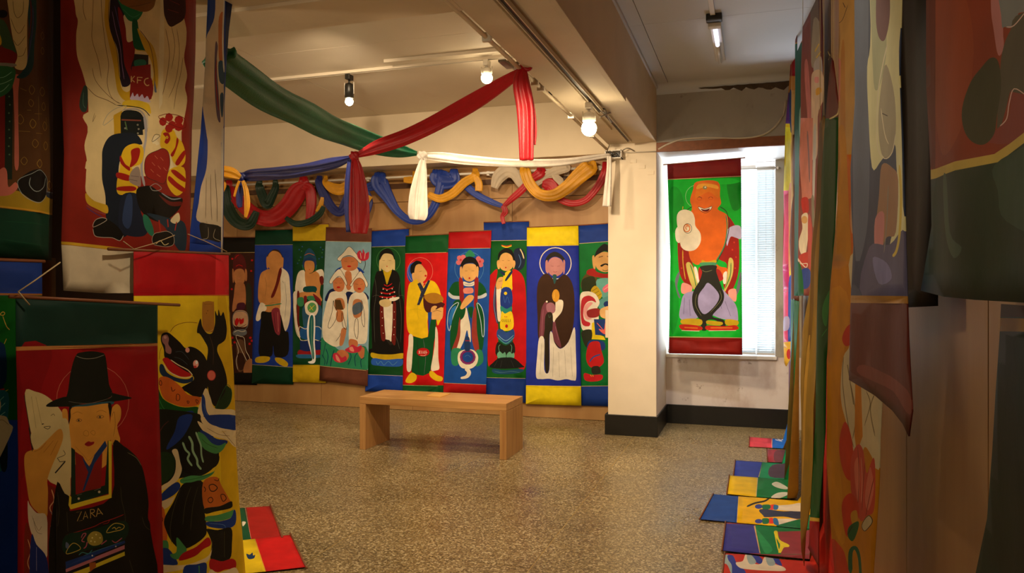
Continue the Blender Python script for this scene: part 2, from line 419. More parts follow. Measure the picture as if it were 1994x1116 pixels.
def sash(name, label, group, pts, wds, m, folds=3, thick=.35, parent=None, seed=0, cat='sash', ncs=26, tag_=True):
    """a gathered length of cloth following pts=(u,v,depth); wds in photograph units at each point"""
    if not isinstance(wds, (list, tuple)): wds = [wds] * len(pts)
    P = smooth_pts([tuple(at(*p)) + (w_ * p[2] / FPX,) for p, w_ in zip(pts, wds)], False, 7)
    rnd = random.Random(seed + 11); ph = [rnd.uniform(0, 6) for _ in range(4)]
    bm = bmesh.new(); rings = []; L = 0
    for i, q in enumerate(P):
        p = Vector(q[:3]); wv = q[3]
        a = Vector(P[max(i - 1, 0)][:3]); b = Vector(P[min(i + 1, len(P) - 1)][:3]); t = (b - a).normalized()
        if i: L += (p - Vector(P[i - 1][:3])).length
        vd = (p - CAM).normalized(); W_ = t.cross(vd).normalized(); Nn = t.cross(W_).normalized()
        ring = []
        for k in range(ncs):
            an = 2 * PI * k / ncs; x = math.cos(an); y = math.sin(an)
            edge = 1 - abs(x) ** 4
            rip = (math.sin(x * PI * folds + ph[0] + L * 2.0) * .5 + math.sin(x * PI * (folds * 1.7) + ph[1] - L * 3.2) * .28) * thick * .55 * edge
            wob = 1 + .06 * math.sin(L * 7 + ph[2] + (2 if x > 0 else 0))
            ring.append(bm.verts.new(p + W_ * (x * wv / 2 * wob) + Nn * ((y * thick * .42 + rip) * wv)))
        rings.append(ring)
    for i in range(len(rings) - 1):
        for k in range(ncs): bm.faces.new((rings[i][k], rings[i][(k + 1) % ncs], rings[i + 1][(k + 1) % ncs], rings[i + 1][k]))
    bm.faces.new(rings[0][::-1]); bm.faces.new(rings[-1])
    bmesh.ops.recalc_face_normals(bm, faces=bm.faces)
    o = obj(name, bm, m, parent, True)
    if parent is None: tag(o, label, cat, group)
    return o
def knot(u, v, d, rpx, m, parent=None):
    bm = bmesh.new(); r = rpx * d / FPX; p = at(u, v, d)
    bmesh.ops.create_icosphere(bm, subdivisions=3, radius=1)
    for q in bm.verts:
        n = q.co.copy(); k = 1 + .16 * math.sin(n.x * 7 + n.z * 5) + .12 * math.sin(n.y * 9 - n.z * 8)
        q.co = p + Vector((n.x * r, n.y * r, n.z * r * 1.15)) * k
    return obj('knot', bm, m, parent, True)
def fabric(name, col, rough=.45, tl=.12):
    m = mat(name, col, rough, noise=.18, nscale=14, bump=.2, bscale=90, sheen=.05); nt = m.node_tree
    t = nt.nodes.new('ShaderNodeBsdfTranslucent'); t.inputs[0].default_value = lin(col)
    mx = nt.nodes.new('ShaderNodeMixShader'); mx.inputs[0].default_value = tl
    nt.links.new(nt.nodes['Principled BSDF'].outputs[0], mx.inputs[1]); nt.links.new(t.outputs[0], mx.inputs[2]); nt.links.new(mx.outputs[0], nt.nodes['Material Output'].inputs[0])
    return m
FB = dict(red=fabric('red_satin', 'b3101c'), green=fabric('green_satin', '00754c'), navy=fabric('navy_satin', '222e7a'), blue=fabric('blue_satin', '1c3c9a'), white=fabric('white_satin', 'eee6da'), yellow=fabric('yellow_satin', 'e0a020'),
          sheer=fabric('pale_sheer_cloth', 'd8c8b0', .6, .3), dgreen=fabric('dark_green_satin', '0a3020'))
# ------------------------------------------------------------------ the room
ZC, ZB = 3.38, 2.81          # ceiling, beam underside
YB, YW, YL = 8.1, 8.2, 7.37  # plywood back wall, window wall, lintel face
XR, XL0, XM = .42, -8.2, -1.37
def structure(name, bm, m, parent=None): o = obj(name, bm, m, parent); o['kind'] = 'structure'; return o
def sbox(name, lo, hi, m, bev=0, parent=None):
    bm = bmesh.new(); box(bm, lo, hi, bev); return structure(name, bm, m, parent)
def pieces(name, cells, m, parent, bev=.0):
    cache = {}
    for lo, hi in cells:
        sz = tuple(round(hi[i] - lo[i], 4) for i in range(3))
        if sz not in cache:
            bm = bmesh.new(); box(bm, (0, 0, 0), sz, bev); me = bpy.data.meshes.new(name); bm.to_mesh(me); bm.free(); me.materials.append(m); cache[sz] = me
        o = bpy.data.objects.new(name, cache[sz]); C.objects.link(o); o.parent = parent; o.location = lo

floor = sbox('floor', (XL0, -2.2, -.1), (XR + .3, YW + .2, -.0012), M['grout'])
cells = []
xs = [XL0, -6.85, -5.7, -4.55, -3.4, -2.25, -1.1, .05, XR + .3]
ys = [-2.2, -.85, .3, 1.45, 2.6, 3.75, 4.9, 6.05, 7.2, YW + .2]
for i in range(len(xs) - 1):
    for j in range(len(ys) - 1):
        cells.append(((xs[i] + .0028, ys[j] + .0015, -.004), (xs[i + 1] - .0028, ys[j + 1] - .0015, 0)))
pieces('terrazzo_tile', cells, M['floor'], floor)

# ceilings
ceiling = sbox('ceiling', (XL0, -2.2, ZC + .012), (XR + .3, YW + .3, ZC + .15), M['ceil'])
cells = []
cx = [XL0, -6.4, -4.0, XM]
for i in range(3):
    for a, b in ((-2.2, 3.1), (3.5, 5.4), (5.4, 7.7)):
        cells.append(((cx[i] + .002, a + .002, ZC), (cx[i + 1] - .002, b - .002, ZC + .014)))
pieces('ceiling_panel', cells, M['ceil'], ceiling)
cells = []
for a, b in ((-2.2, 1.9), (1.9, 5.62), (5.62, YL)):
    cells.append(((-.78, a + .002, ZC), (XR - .02, b - .002, ZC + .014)))
    cells.append(((-.9, a + .002, ZC - .004), (-.784, b - .002, ZC + .014)))
pieces('ceiling_panel', cells, M['ceil_daylit'], ceiling)
bm = bmesh.new()   # small moulding along beam and lintel
box(bm, (-.905, -2.2, ZC - .035), (-.885, YL, ZC - .004), .004)
structure('trim_1', bm, M['ceil_daylit'])
# coved corner between ceiling and lintel
bm = bmesh.new(); n = 8; R_ = .09
prof = [(YL - R_ + R_ * math.sin(k / n * PI / 2), ZC - R_ + R_ * math.cos(k / n * PI / 2)) for k in range(n + 1)] + [(YL + .02, ZC + .01)]
va = [bm.verts.new((-.9, y, z)) for y, z in prof]; vb = [bm.verts.new((XR, y, z)) for y, z in prof]
for k in range(len(prof) - 1): bm.faces.new((va[k], vb[k], vb[k + 1], va[k + 1]))
bm.faces.new(va); bm.faces.new(vb[::-1]); bm.faces.new((va[-1], vb[-1], vb[0], va[0]))
bmesh.ops.recalc_face_normals(bm, faces=bm.faces)
structure('trim_2', bm, M['ceil_daylit'])

# beams
beam = sbox('beam_main', (XM, -2.2, ZB + .03), (-.9, YW, ZC + .02), M['plaster'], .006)
structure('beam_board', (lambda b: (box(b, (-1.08, -2.2, ZB), (-.895, 5.52, ZB + .032), .004), b)[1])(bmesh.new()), M['plaster'], beam)
structure('beam_board', (lambda b: (box(b, (XM - .005, -2.2, ZB + .006), (-1.19, 6.6, ZB + .032), .004), b)[1])(bmesh.new()), M['plaster'], beam)
structure('edge_strip', (lambda b: (box(b, (-.93, -2.2, ZB - .012), (-.893, 5.52, ZB + .001), .003), b)[1])(bmesh.new()), M['plaster'], beam)
sbox('beam_cross', (XL0, 2.95, ZB), (XM, 3.5, ZC + .02), M['plaster'], .01)
bm = bmesh.new(); box(bm, (XL0, 2.8, ZB + .12), (XM, 2.96, ZB + .16), .01); box(bm, (XL0, 3.12, ZB - .018), (XM, 3.15, ZB + .002), .004); structure('trim_3', bm, M['plaster'])
sbox('beam_back', (XL0, 7.7, ZB), (XM, YW + .1, ZC + .02), M['plaster'], .006)

# back wall: backing and plywood sheets standing proud
wall_back = sbox('wall_back', (XL0, YB + .03, 0), (-1.3, YB + .25, ZB + .1), M['darkwood'])
cells = []; x = XM; 
while x > XL0:
    a = max(x - 1.22, XL0); cells.append(((a + .002, YB, .004), (x - .002, YB + .03, 2.44))); cells.append(((a + .002, YB, 2.446), (x - .002, YB + .03, ZB))); x -= 1.22
pieces('plywood_panel', cells, M['ply'], wall_back)
bm = bmesh.new(); box(bm, (XL0, YB - .012, 2.60), (XM, YB, 2.66), .003); structure('trim_4', bm, M['darkwood'])
# right wall
wall_right = sbox('wall_right', (XR + .03, -2.2, 0), (XR + .3, YW + .2, ZC), M['darkwood'])
cells = []
yy = [-2.2, -.8, .42, 1.64, 2.45, 3.67, 4.89, 6.11, YL]
for a, b in zip(yy[:-1], yy[1:]): cells.append(((XR, a + .003, .004), (XR + .03, b - .003, ZC - .002)))
pieces('plywood_panel', cells, M['ply'], wall_right)
# left wall and partition, wall behind the camera
sbox('wall_left', (XL0 - .2, -2.2, 0), (XL0, YB + .2, ZC), M['plaster'])
sbox('wall_front', (XL0, -2.4, 0), (XR + .3, -2.2, ZC), M['plaster'])
part = sbox('wall_partition', (-2.72, -2.2, 0), (-2.58, 2.95, ZC), M['darkwood'])
cells = []
yy = [-2.2, -.98, .24, 1.46, 2.68, 2.95]
for a, b in zip(yy[:-1], yy[1:]): cells.append(((-2.58, a + .003, .004), (-2.555, b - .003, 2.80)))
pieces('board_panel', cells, M['darkwood'], part)

# column
sbox('column', (XM, YL, 0), (-.9, YW + .1, ZB + .04), M['column'], .006)
bm = bmesh.new(); box(bm, (XM - .03, YL - .015, 0), (-.888, YW, .2), .004); structure('baseboard_column', bm, M['black'])
# window niche: lintel, wood strip, soffit, reveals, wall below
sbox('lintel', (-.9, YL, ZB + .0), (XR + .2, YW + .1, ZC + .02), M['lintel'])
bm = bmesh.new(); box(bm, (-.9, YL - .012, ZB - .07), (XR, YL + .02, ZB + .02), .004); structure('trim_5', bm, M['stick'])
sbox('soffit', (-.9, YL + .02, ZB - .065), (XR + .2, YW, ZB), M['white'])
bm = bmesh.new()
for lo, hi in (((-.9, YW, 0), (.36, YW + .18, .72)), ((.2, YW, .72), (XR + .3, YW + .18, 2.85)), ((.36, YW, 0), (XR + .3, YW + .18, .72)), ((-.9, YW, 2.75), (.2, YW + .18, 2.85))):
    box(bm, lo, hi)
wall_w = structure('wall_window', bm, M['stained'])
sbox('wall_patch', (.2, YW - .006, .73), (XR + .05, YW + .001, 2.74), M['concrete'], parent=wall_w)
bm = bmesh.new(); box(bm, (-.888, YW - .02, 0), (.40, YW, .2), .004); structure('baseboard_window', bm, M['black'])
# window
win = sbox('window_1', (-.9, YW + .12, .72), (-.86, YW + .17, 2.75), M['white'])
for nm, lo, hi in (('window_frame', (.16, YW + .12, .72), (.2, YW + .17, 2.75)), ('window_frame', (-.86, YW + .12, .72), (.16, YW + .17, .78)), ('window_frame', (-.86, YW + .12, 2.69), (.16, YW + .17, 2.75)),
                   ('mullion', (-.02, YW + .11, .78), (.04, YW + .17, 2.69)), ('mullion', (-.86, YW + .12, 1.72), (-.02, YW + .165, 1.78)), ('mullion', (.04, YW + .12, 1.72), (.16, YW + .165, 1.78))):
    sbox(nm, lo, hi, M['white'], .004, win)
for lo, hi in (((-.86, YW + .14, .78), (-.02, YW + .145, 1.72)), ((-.86, YW + .14, 1.78), (-.02, YW + .145, 2.69)), ((.04, YW + .14, .78), (.16, YW + .145, 1.72)), ((.04, YW + .14, 1.78), (.16, YW + .145, 2.69))):
    sbox('pane', lo, hi, M['glass'], 0, win)
sbox('window_sill', (-.9, YW - .03, .70), (.215, YW + .12, .735), M['white'], .006, win)
# venetian blinds: a wide one and a narrow one
def blind(x0, x1, y, z0, z1, label):
    r = empty('venetian_blind', ((x0 + x1) / 2, y, z0), label, 'blind', 'white slatted blinds in the window')
    boxo('headrail', (x0, y - .02, z1), (x1, y + .02, z1 + .04), M['white'], r, .004)
    boxo('bottom_rail', (x0, y - .012, z0 - .018), (x1, y + .012, z0 - .002), M['white'], r, .003)
    bm = bmesh.new(); z = z0 + .008; a = math.radians(52)
    while z < z1 - .004:
        dy, dz = .0125 * math.cos(a), .0125 * math.sin(a)
        vs = []
        for k in range(4):
            t = k / 3 * 2 - 1; bow = .0022 * (1 - t * t)
            vs.append((bm.verts.new((x0 + .004, y + t * dy + bow, z - t * dz + bow)), bm.verts.new((x1 - .004, y + t * dy + bow, z - t * dz + bow))))
        for k in range(3): bm.faces.new((vs[k][0], vs[k][1], vs[k + 1][1], vs[k + 1][0]))
        z += .0235
    o = obj('slats', bm, M['slat'], r, True); o['kind'] = 'stuff'
    for k in range(3):
        xx = x0 + (x1 - x0) * (.12 + .38 * k); tubeo('ladder_cord', [(xx, y - .014, z0), (xx, y - .014, z1)], .0012, M['white'], r, 5)
blind(-.885, .01, YW + .02, .77, 2.66, 'wide white venetian blind filling the window behind the green hanging painting')
blind(.02, .195, YW - .005, .77, 2.64, 'narrow white venetian blind beside the peeling grey plaster strip')
t = empty('curtain_track', (.03, YW - .05, 2.655), 'thin white rail across the top of the window opening', 'rail')
tubeo('rail', [(-.75, YW - .05, 2.665), (.22, YW - .05, 2.655)], .008, M['metal_w'], t)
tubeo('end_bracket', [(.22, YW - .06, 2.655), (.235, YW, 2.655)], .012, M['metal_w'], t)
# blackened crack under the ceiling over the window
bm = bmesh.new(); rnd = random.Random(4); top, bot = [], []
for k in range(26):
    x = -.52 + k / 25 * .92; wv = .010 + .085 * max(0, (k / 25) - .1) ** .8 * (1 + .4 * math.sin(k * 1.9)) 
    top.append((x, ZC - .055 - rnd.uniform(0, .004))); bot.append((x, ZC - .058 - wv * rnd.uniform(.6, 1)))
vs = [(bm.verts.new((a[0], YL - .012 - rnd.uniform(0, .01) if 0 < i < 25 else YL - .003, a[1])), bm.verts.new((b[0], YL - .004, b[1]))) for i, (a, b) in enumerate(zip(top, bot))]
for k in range(25): bm.faces.new((vs[k][0], vs[k + 1][0], vs[k + 1][1], vs[k][1]))
tag(obj('plaster_crack', bm, M['mould']), 'dark ragged crack of damp plaster over the window under the ceiling', 'crack', kind='structure')
# cable looping across the lintel
cp = [at_y(u, v, YL - .012) for u, v in ((1282, 291), (1300, 281), (1330, 271), (1380, 268), (1440, 269), (1480, 264), (1505, 250), (1524, 225), (1530, 195))]
tag(tubeo('cable', [Vector(p) for p in smooth_pts([tuple(q) for q in cp], False, 5)], .009, M['conduit']), 'cream cable looping across the grey lintel over the window', 'cable')

# white board fixed to the wall beside the column
tag(boxo('white_board', (XM - .075, YL + .25, .93), (XM - .002, YL + .29, 1.21), M['column'], None, .004), 'small cream board box on the left side of the column', 'board')
# black strip hanging down the column edge
# junction box on the column top
jb = empty('junction_box', (XM + .02, YL - .06, 2.66), 'open grey junction box with loose wires at the top of the column', 'box')
bm = bmesh.new(); a, b = (XM - .01, YL - .11, 2.685), (XM + .15, YL - .0, 2.765)
box(bm, (a[0], a[1], a[2]), (b[0], b[1], a[2] + .008)); box(bm, (a[0], a[1], b[2] - .008), (b[0], b[1], b[2])); box(bm, (a[0], a[1], a[2]), (a[0] + .008, b[1], b[2])); box(bm, (b[0] - .008, a[1], a[2]), (b[0], b[1], b[2]))
obj('box_shell', bm, M['metal_w'], jb)
boxo('back_plate', (a[0], b[1] - .012, a[2]), (b[0], b[1] - .002, b[2]), M['metal_k'], jb)
for k, (p, q, r_) in enumerate((((XM + .03, YL - .08, 2.72), (XM + .06, YL - .13, 2.75), (XM + .1, YL - .08, 2.71)), ((XM + .08, YL - .08, 2.72), (XM + .02, YL - .14, 2.73), (XM + .05, YL - .2, 2.80)), ((XM + .12, YL - .06, 2.74), (XM + .2, YL - .08, 2.78), (XM + .26, YL - .02, 2.76)))):
    tubeo('wire', [Vector(z) for z in smooth_pts([p, q, r_], False, 6)], .005, M['metal_g'], jb, 6)
tubeo('wire', [(XM + .15, YL - .03, 2.75), (-.9, YL - .012, 2.745)], .006, M['conduit'], jb, 6)
for k in range(4):
    u = 1216 + k * 17; p = at_y(u, 302 + k * 11.5, YL - .006); boxo('light_patch', (p.x - .032, YL - .006, p.z - .018), (p.x + .032, YL + .001, p.z + .018), M['column'], jb, .002)  # pale slips standing in for patches of light on the column

# conduit pipe along the beam edge, with clamps
pp = empty('ceiling_pipe', (XM - .03, 5.3, ZB), 'long thin white pipe along the left edge of the main beam', 'pipe')
tubeo('pipe', [(XM - .03, .5, ZB + .004), (XM - .03, 7.66, ZB + .004)], .013, M['plaster'], pp)
for y in (3.9, 4.85, 5.0, 5.9, 6.7): boxo('pipe_clamp', (XM - .052, y, ZB - .02), (XM - .0, y + .03, ZB + .03), M['metal_w'], pp, .004)
for (u, v) in ((1048, 147), (1070, 152)):
    p = at_x(u, v, XM - .05); bm = bmesh.new(); bmesh.ops.create_uvsphere(bm, u_segments=12, v_segments=8, radius=.024, matrix=Matrix.Translation(p)); box(bm, (p.x - .006, p.y - .006, p.z), (p.x + .02, p.y + .006, ZB + .01)); obj('wire_bundle', bm, M['metal_k'] if u > 1060 else M['metal_g'], pp, True)
bm = bmesh.new()
for k in range(7): p = at_x(982 + k * 7, 122 + (k % 2) * 5 + k, XM - .12); box(bm, (p.x - .025, p.y - .05, p.z - .008), (p.x + .025, p.y + .05, p.z + .008), .003)
obj('bracket', bm, M['metal_g'], pp)

# lighting tracks
def track(a, b, label):
    a, b = Vector(a), Vector(b); d = (b - a).normalized(); n = Vector((-d.y, d.x, 0))
    r = empty('lighting_track', tuple((a + b) / 2), label, 'light track', 'lighting tracks under the ceiling')
    def strip(nm, o, h0, h1, wd, m):
        bm = bmesh.new(); L = (b - a).length; vs = box(bm, (0, -wd, h0), (L, wd, h1)); 
        for v in vs: v.co = a + d * v.co.x + n * (v.co.y + o) + Vector((0, 0, v.co.z))
        return obj(nm, bm, m, r)
    strip('channel_side', -.017, -.026, 0, .003, M['ceil']); strip('channel_side', .017, -.026, 0, .003, M['ceil'])
    strip('channel_slot', 0, -.012, 0, .014, M['metal_k'])
    return r
track((-7.5, 6.05, ZC - .001), (XM - .02, 6.0, ZC - .001), 'long white lighting track across the rear ceiling')
track((-1.13, .5, ZB + .003), (-1.13, 5.8, ZB + .003), 'white lighting track with dark slot along the beam underside')
track((-1.13, 5.85, ZB + .03), (-1.13, 7.2, ZB + .03), 'short lighting track behind the lamp nearest the column')
sh = boxo('cable_duct', (-3.0, 5.80, ZC - .03), (XM - .05, 5.84, ZC - .001), M['ceil'], None, .004); tag(sh, 'slim white cable duct beside the rear lighting track', 'duct')

def lathe(bm, prof, cen, n=20):
    rings = []
    for r, z in prof: rings.append([bm.verts.new((cen[0] + r * math.cos(2 * PI * k / n), cen[1] + r * math.sin(2 * PI * k / n), cen[2] + z)) for k in range(n)])
    for i in range(len(rings) - 1):
        for k in range(n): bm.faces.new((rings[i][k], rings[i][(k + 1) % n], rings[i + 1][(k + 1) % n], rings[i + 1][k]))
    bm.faces.new(rings[0][::-1]); bm.faces.new(rings[-1])
    bmesh.ops.recalc_face_normals(bm, faces=bm.faces)
def spot(x, y, ztop, zb, body, label, bulb_r=.035, energy=60, target=None):
    r = empty('track_spotlight', (x, y, ztop), label, 'spotlight', 'spotlights with lit bulbs')
    boxo('adapter', (x - .022, y - .04, ztop - .05), (x + .022, y + .04, ztop - .004), body, r, .004)
    H = ztop - .05 - (zb + .03)
    bm = bmesh.new(); tube(bm, [(x, y, ztop - .05), (x, y, ztop - .05 - H * .18)], .009, 8); obj('stem', bm, body, r, True)
    bm = bmesh.new(); zt = ztop - .05 - H * .16
    lathe(bm, [(.012, 0), (.036, -.012), (.04, -.03), (.04, -(zt - zb) + .028), (.037, -(zt - zb) + .028), (.034, -(zt - zb) + .06)], (x, y, zt)); obj('lamp_housing', bm, body, r, True)
    for s in (-1, 1): tubeo('yoke_arm', [(x + s * .046, y, zt + .004), (x + s * .046, y, zt - (zt - zb) * .6)], .004, M['metal_w'], r, 6)
    bm = bmesh.new(); bmesh.ops.create_uvsphere(bm, u_segments=16, v_segments=10, radius=bulb_r, matrix=Matrix.Translation((x, y, zb))); b = obj('lit_bulb', bm, M['bulb'], r, True)
    l = lamp('SPOT', 'bulb_light', (x, y, zb - bulb_r - .01), energy, WARM, target or (x, y + 1.2, 0), .04, 165, 1.0)
    return r
p1 = at_y(680, 198, 6.03); spot(p1.x, p1.y, ZC - .03, p1.z, M['metal_k'], 'black cylindrical spotlight hanging over the far left of the room', .036, 45)
p2 = at_y(948, 152, 6.0); spot(p2.x, p2.y, ZC - .03, p2.z, M['metal_w'], 'white spotlight glowing above the red sash', .048, 52)
p3 = at_x(1147, 250, -1.15); spot(p3.x, p3.y, ZB - .02, p3.z, M['metal_w'], 'white spotlight glowing beside the main beam near the column', .056, 55)
# wire tangle on the beam behind lamp three
wt = empty('wire_tangle', tuple(at_x(1185, 222, -1.1)), 'tangle of grey wires clipped behind the lamp near the column', 'wires')
for a, b, c_ in (((1168, 228), (1184, 222), (1200, 216)), ((1178, 212), (1184, 228), (1190, 238)), ((1172, 216), (1180, 222), (1188, 220))):
    tubeo('wire', [Vector(q) for q in smooth_pts([tuple(at_x(*p, -1.1)) for p in (a, b, c_)], False, 5)], .005, M['metal_g'], wt, 6)

# fluorescent lamp on the right-hand ceiling
fl = empty('tube_lamp', (-.27, 6.1, ZC - .06), 'narrow fluorescent tube lamp on the pale ceiling near the window', 'lamp')
boxo('fitting', (-.315, 5.62, ZC - .035), (-.235, 6.62, ZC - .001), M['metal_w'], fl, .006)
boxo('end_cap', (-.32, 5.60, ZC - .075), (-.23, 5.66, ZC - .001), M['metal_w'], fl, .006)
boxo('bracket', (-.33, 5.53, ZC - .05), (-.22, 5.598, ZC - .001), M['metal_k'], fl, .006)
tubeo('lit_tube', [(-.275, 5.67, ZC - .055), (-.275, 6.1, ZC - .055)], .016, M['tube'], fl)
tubeo('glass_tube', [(-.275, 6.1, ZC - .055), (-.275, 6.58, ZC - .055)], .016, M['metal_w'], fl)
tag(boxo('cable_duct', (-.30, 1.0, ZC - .02), (-.265, 5.52, ZC - .001), M['metal_w'], None, .003), 'narrow cable duct running from the fluorescent lamp', 'duct')

# bench
bx0, bx1, by0, by1, bh = -3.35, -1.975, 6.02, 6.49, .472
bench = empty('wooden_bench', ((bx0 + bx1) / 2, (by0 + by1) / 2, 0), 'low plain oak bench standing on the floor before the back wall paintings', 'bench')
boxo('bench_top', (bx0, by0, bh - .065), (bx1, by1, bh), M['oak'], bench, .003)
boxo('side_panel', (bx0, by0, 0), (bx0 + .06, by1, bh - .066), M['oak_up'], bench, .003)
boxo('side_panel', (bx1 - .06, by0, 0), (bx1, by1, bh - .066), M['oak_up'], bench, .003)
boxo('rear_rail', (bx0 + .061, by1 - .03, bh - .12), (bx1 - .061, by1 - .005, bh - .066), M['oak'], bench, .002)
lf = [at_z(u, v, bh) for u, v in ((831, 772), (858, 774.5), (877, 768), (848, 765.5))]
bm = bmesh.new(); lo = [bm.verts.new((p.x, p.y, bh + .0005)) for p in lf]; hi = [bm.verts.new((p.x, p.y, bh + .008)) for p in lf]
bm.faces.new(lo[::-1]); bm.faces.new(hi)
for k in range(4): bm.faces.new((lo[k], lo[(k + 1) % 4], hi[(k + 1) % 4], hi[k]))
bmesh.ops.recalc_face_normals(bm, faces=bm.faces)
tag(obj('leaflet', bm, M['paper']), 'small tan paper booklet lying on the bench top', 'booklet')

# white rod across the back wall
rod = empty('curtain_rod', (-4.2, 7.96, 2.71), 'long white horizontal rod across the top of the plywood wall', 'rod')
tubeo('rod', [at_y(400, 363.5, 7.96), at_y(1200, 324.5, 7.96)], .014, M['metal_w'], rod)
for u in (500, 716, 950, 1168):
    p = at_y(u, 363.5 - (u - 400) * .0488, 7.96); boxo('rod_bracket', (p.x - .015, 7.96, p.z - .03), (p.x + .015, YB, p.z + .02), M['metal_w'], rod, .003)
# ------------------------------------------------------------------ paintings on the back wall
GB = 'hanging paintings along the back wall'
WD = Vector((0, 0, 0))
def back(yoff, label, outline, T, text, base, **k):
    y = YB - .015 - yoff
    ua = min(p[0] for p in outline) ; ub = max(p[0] for p in outline)
    PA = plan(ua, y); PB = plan(ub, y)
    kw = dict(amp=.003, grid=.09, rod=(0, 0), wires=None); kw.update(k)
    return banner('hanging_painting', label, GB, PA, PB, outline, art(T, text), base, **kw)

back(.0, 'dark red and black crowded painting half hidden at the left end of the back wall', [(425, 462), (500, 462), (500, 750), (425, 748)], (430, 430, .2959), """
k p -20,60 300,60 300,208 -20,208
3a1c14 p -20,208 300,208 300,1002 -20,1000
h l 2 -20,210 230,208
5a1a1c s 90,230 120,215 150,235 165,280 160,330 90,330 80,290
r l 4 92,250 105,232 120,226
r l 4 98,300 120,290 145,300
c08050 s 90,330 120,315 150,325 160,370 150,410 120,420 95,410 85,370
l l 1.6 110,375 120,380 130,374
b8784c s 100,410 150,410 165,470 160,560 110,570 80,600 75,570 85,500 90,450
b8784c s 75,320 85,330 85,400 78,400
b8784c s 160,320 172,330 172,390 160,390
2c2f20 s 170,420 200,440 205,620 185,650 170,560
4a1a30 s 110,545 155,540 160,570 140,590 105,590
c8a080 s 90,600 150,590 180,620 175,690 120,700 80,680
j c 4 85,610 140,595 178,620 178,690 150,720 100,720 78,680
r s 95,650 110,640 120,660 105,690 90,680
r s 120,640 135,650 150,640 150,670 125,680
k l 3 85,640 100,690 130,700 170,680
j s 90,720 160,715 170,745 130,760 80,750
w l 3 85,735 110,722 140,730 165,722
r d 8 75,770 90,800 195,770 190,810 205,790 70,820
6a4a34 s 105,790 150,790 160,850 165,950 140,990 110,985 105,900
w c 3 100,770 130,762 155,775 165,850 190,900 195,960
w l 3 100,800 115,860 100,920 110,980
3c2018 s 110,880 150,880 160,960 120,980
T 430 430 .2959
b07850 s 165,930 205,910 208,998 150,998
r d 7 75,250 205,260 200,330 72,450
e l 3 60,600 60,990
k p -20,1000 300,1000 300,1100 -20,1100
""", 'k')
back(.006, 'blue painting of a bare-chested figure with white cloth over one shoulder', [(497, 448), (574, 446), (571, 749), (490, 747)], (430, 430, .2959), """
G p 200,40 500,40 500,160 200,160
h l 2 225,160 480,157
1a3a9e p 200,160 500,158 500,962 200,945
d s 300,240 330,200 355,188 385,198 410,245 405,270 355,215 310,270
F s 310,235 330,205 355,198 385,210 403,240 404,290 385,320 355,330 325,318 308,290
F s 300,245 310,240 312,310 302,305
F s 402,245 413,250 408,310 400,305
F s 318,318 390,318 400,400 395,480 400,600 300,600 290,575 250,530 245,460 252,390 265,345 295,325
e l 1.5 290,370 300,430 290,500
e l 1.5 300,560 340,540 380,545
w s 395,318 425,325 448,360 455,440 460,540 455,640 435,715 400,745 383,740 382,640 395,520 392,420
j l 2 420,400 430,520 420,650
k l 2 405,395 412,410
m s 385,318 402,325 385,400 352,495 330,500 360,420
M l 2 388,330 350,470
w s 262,540 290,550 302,580 275,610 258,650 240,660 230,645 242,590
t l 7 290,560 340,555 400,545
k s 268,600 320,602 385,600 420,720 445,740 440,880 360,895 345,820 335,890 255,890 250,780 262,680
8a3040 s 335,590 388,585 390,740 365,742 350,700
M l 3 350,600 358,690 370,735
l l 2 375,600 380,730
Y s 228,905 262,892 320,896 318,920 280,935 232,932
Y s 358,902 400,905 440,935 436,958 405,955 368,930
G p 180,945 215,948 500,966 500,1110 180,1110
h l 2 205,946 480,965
""", 'b')
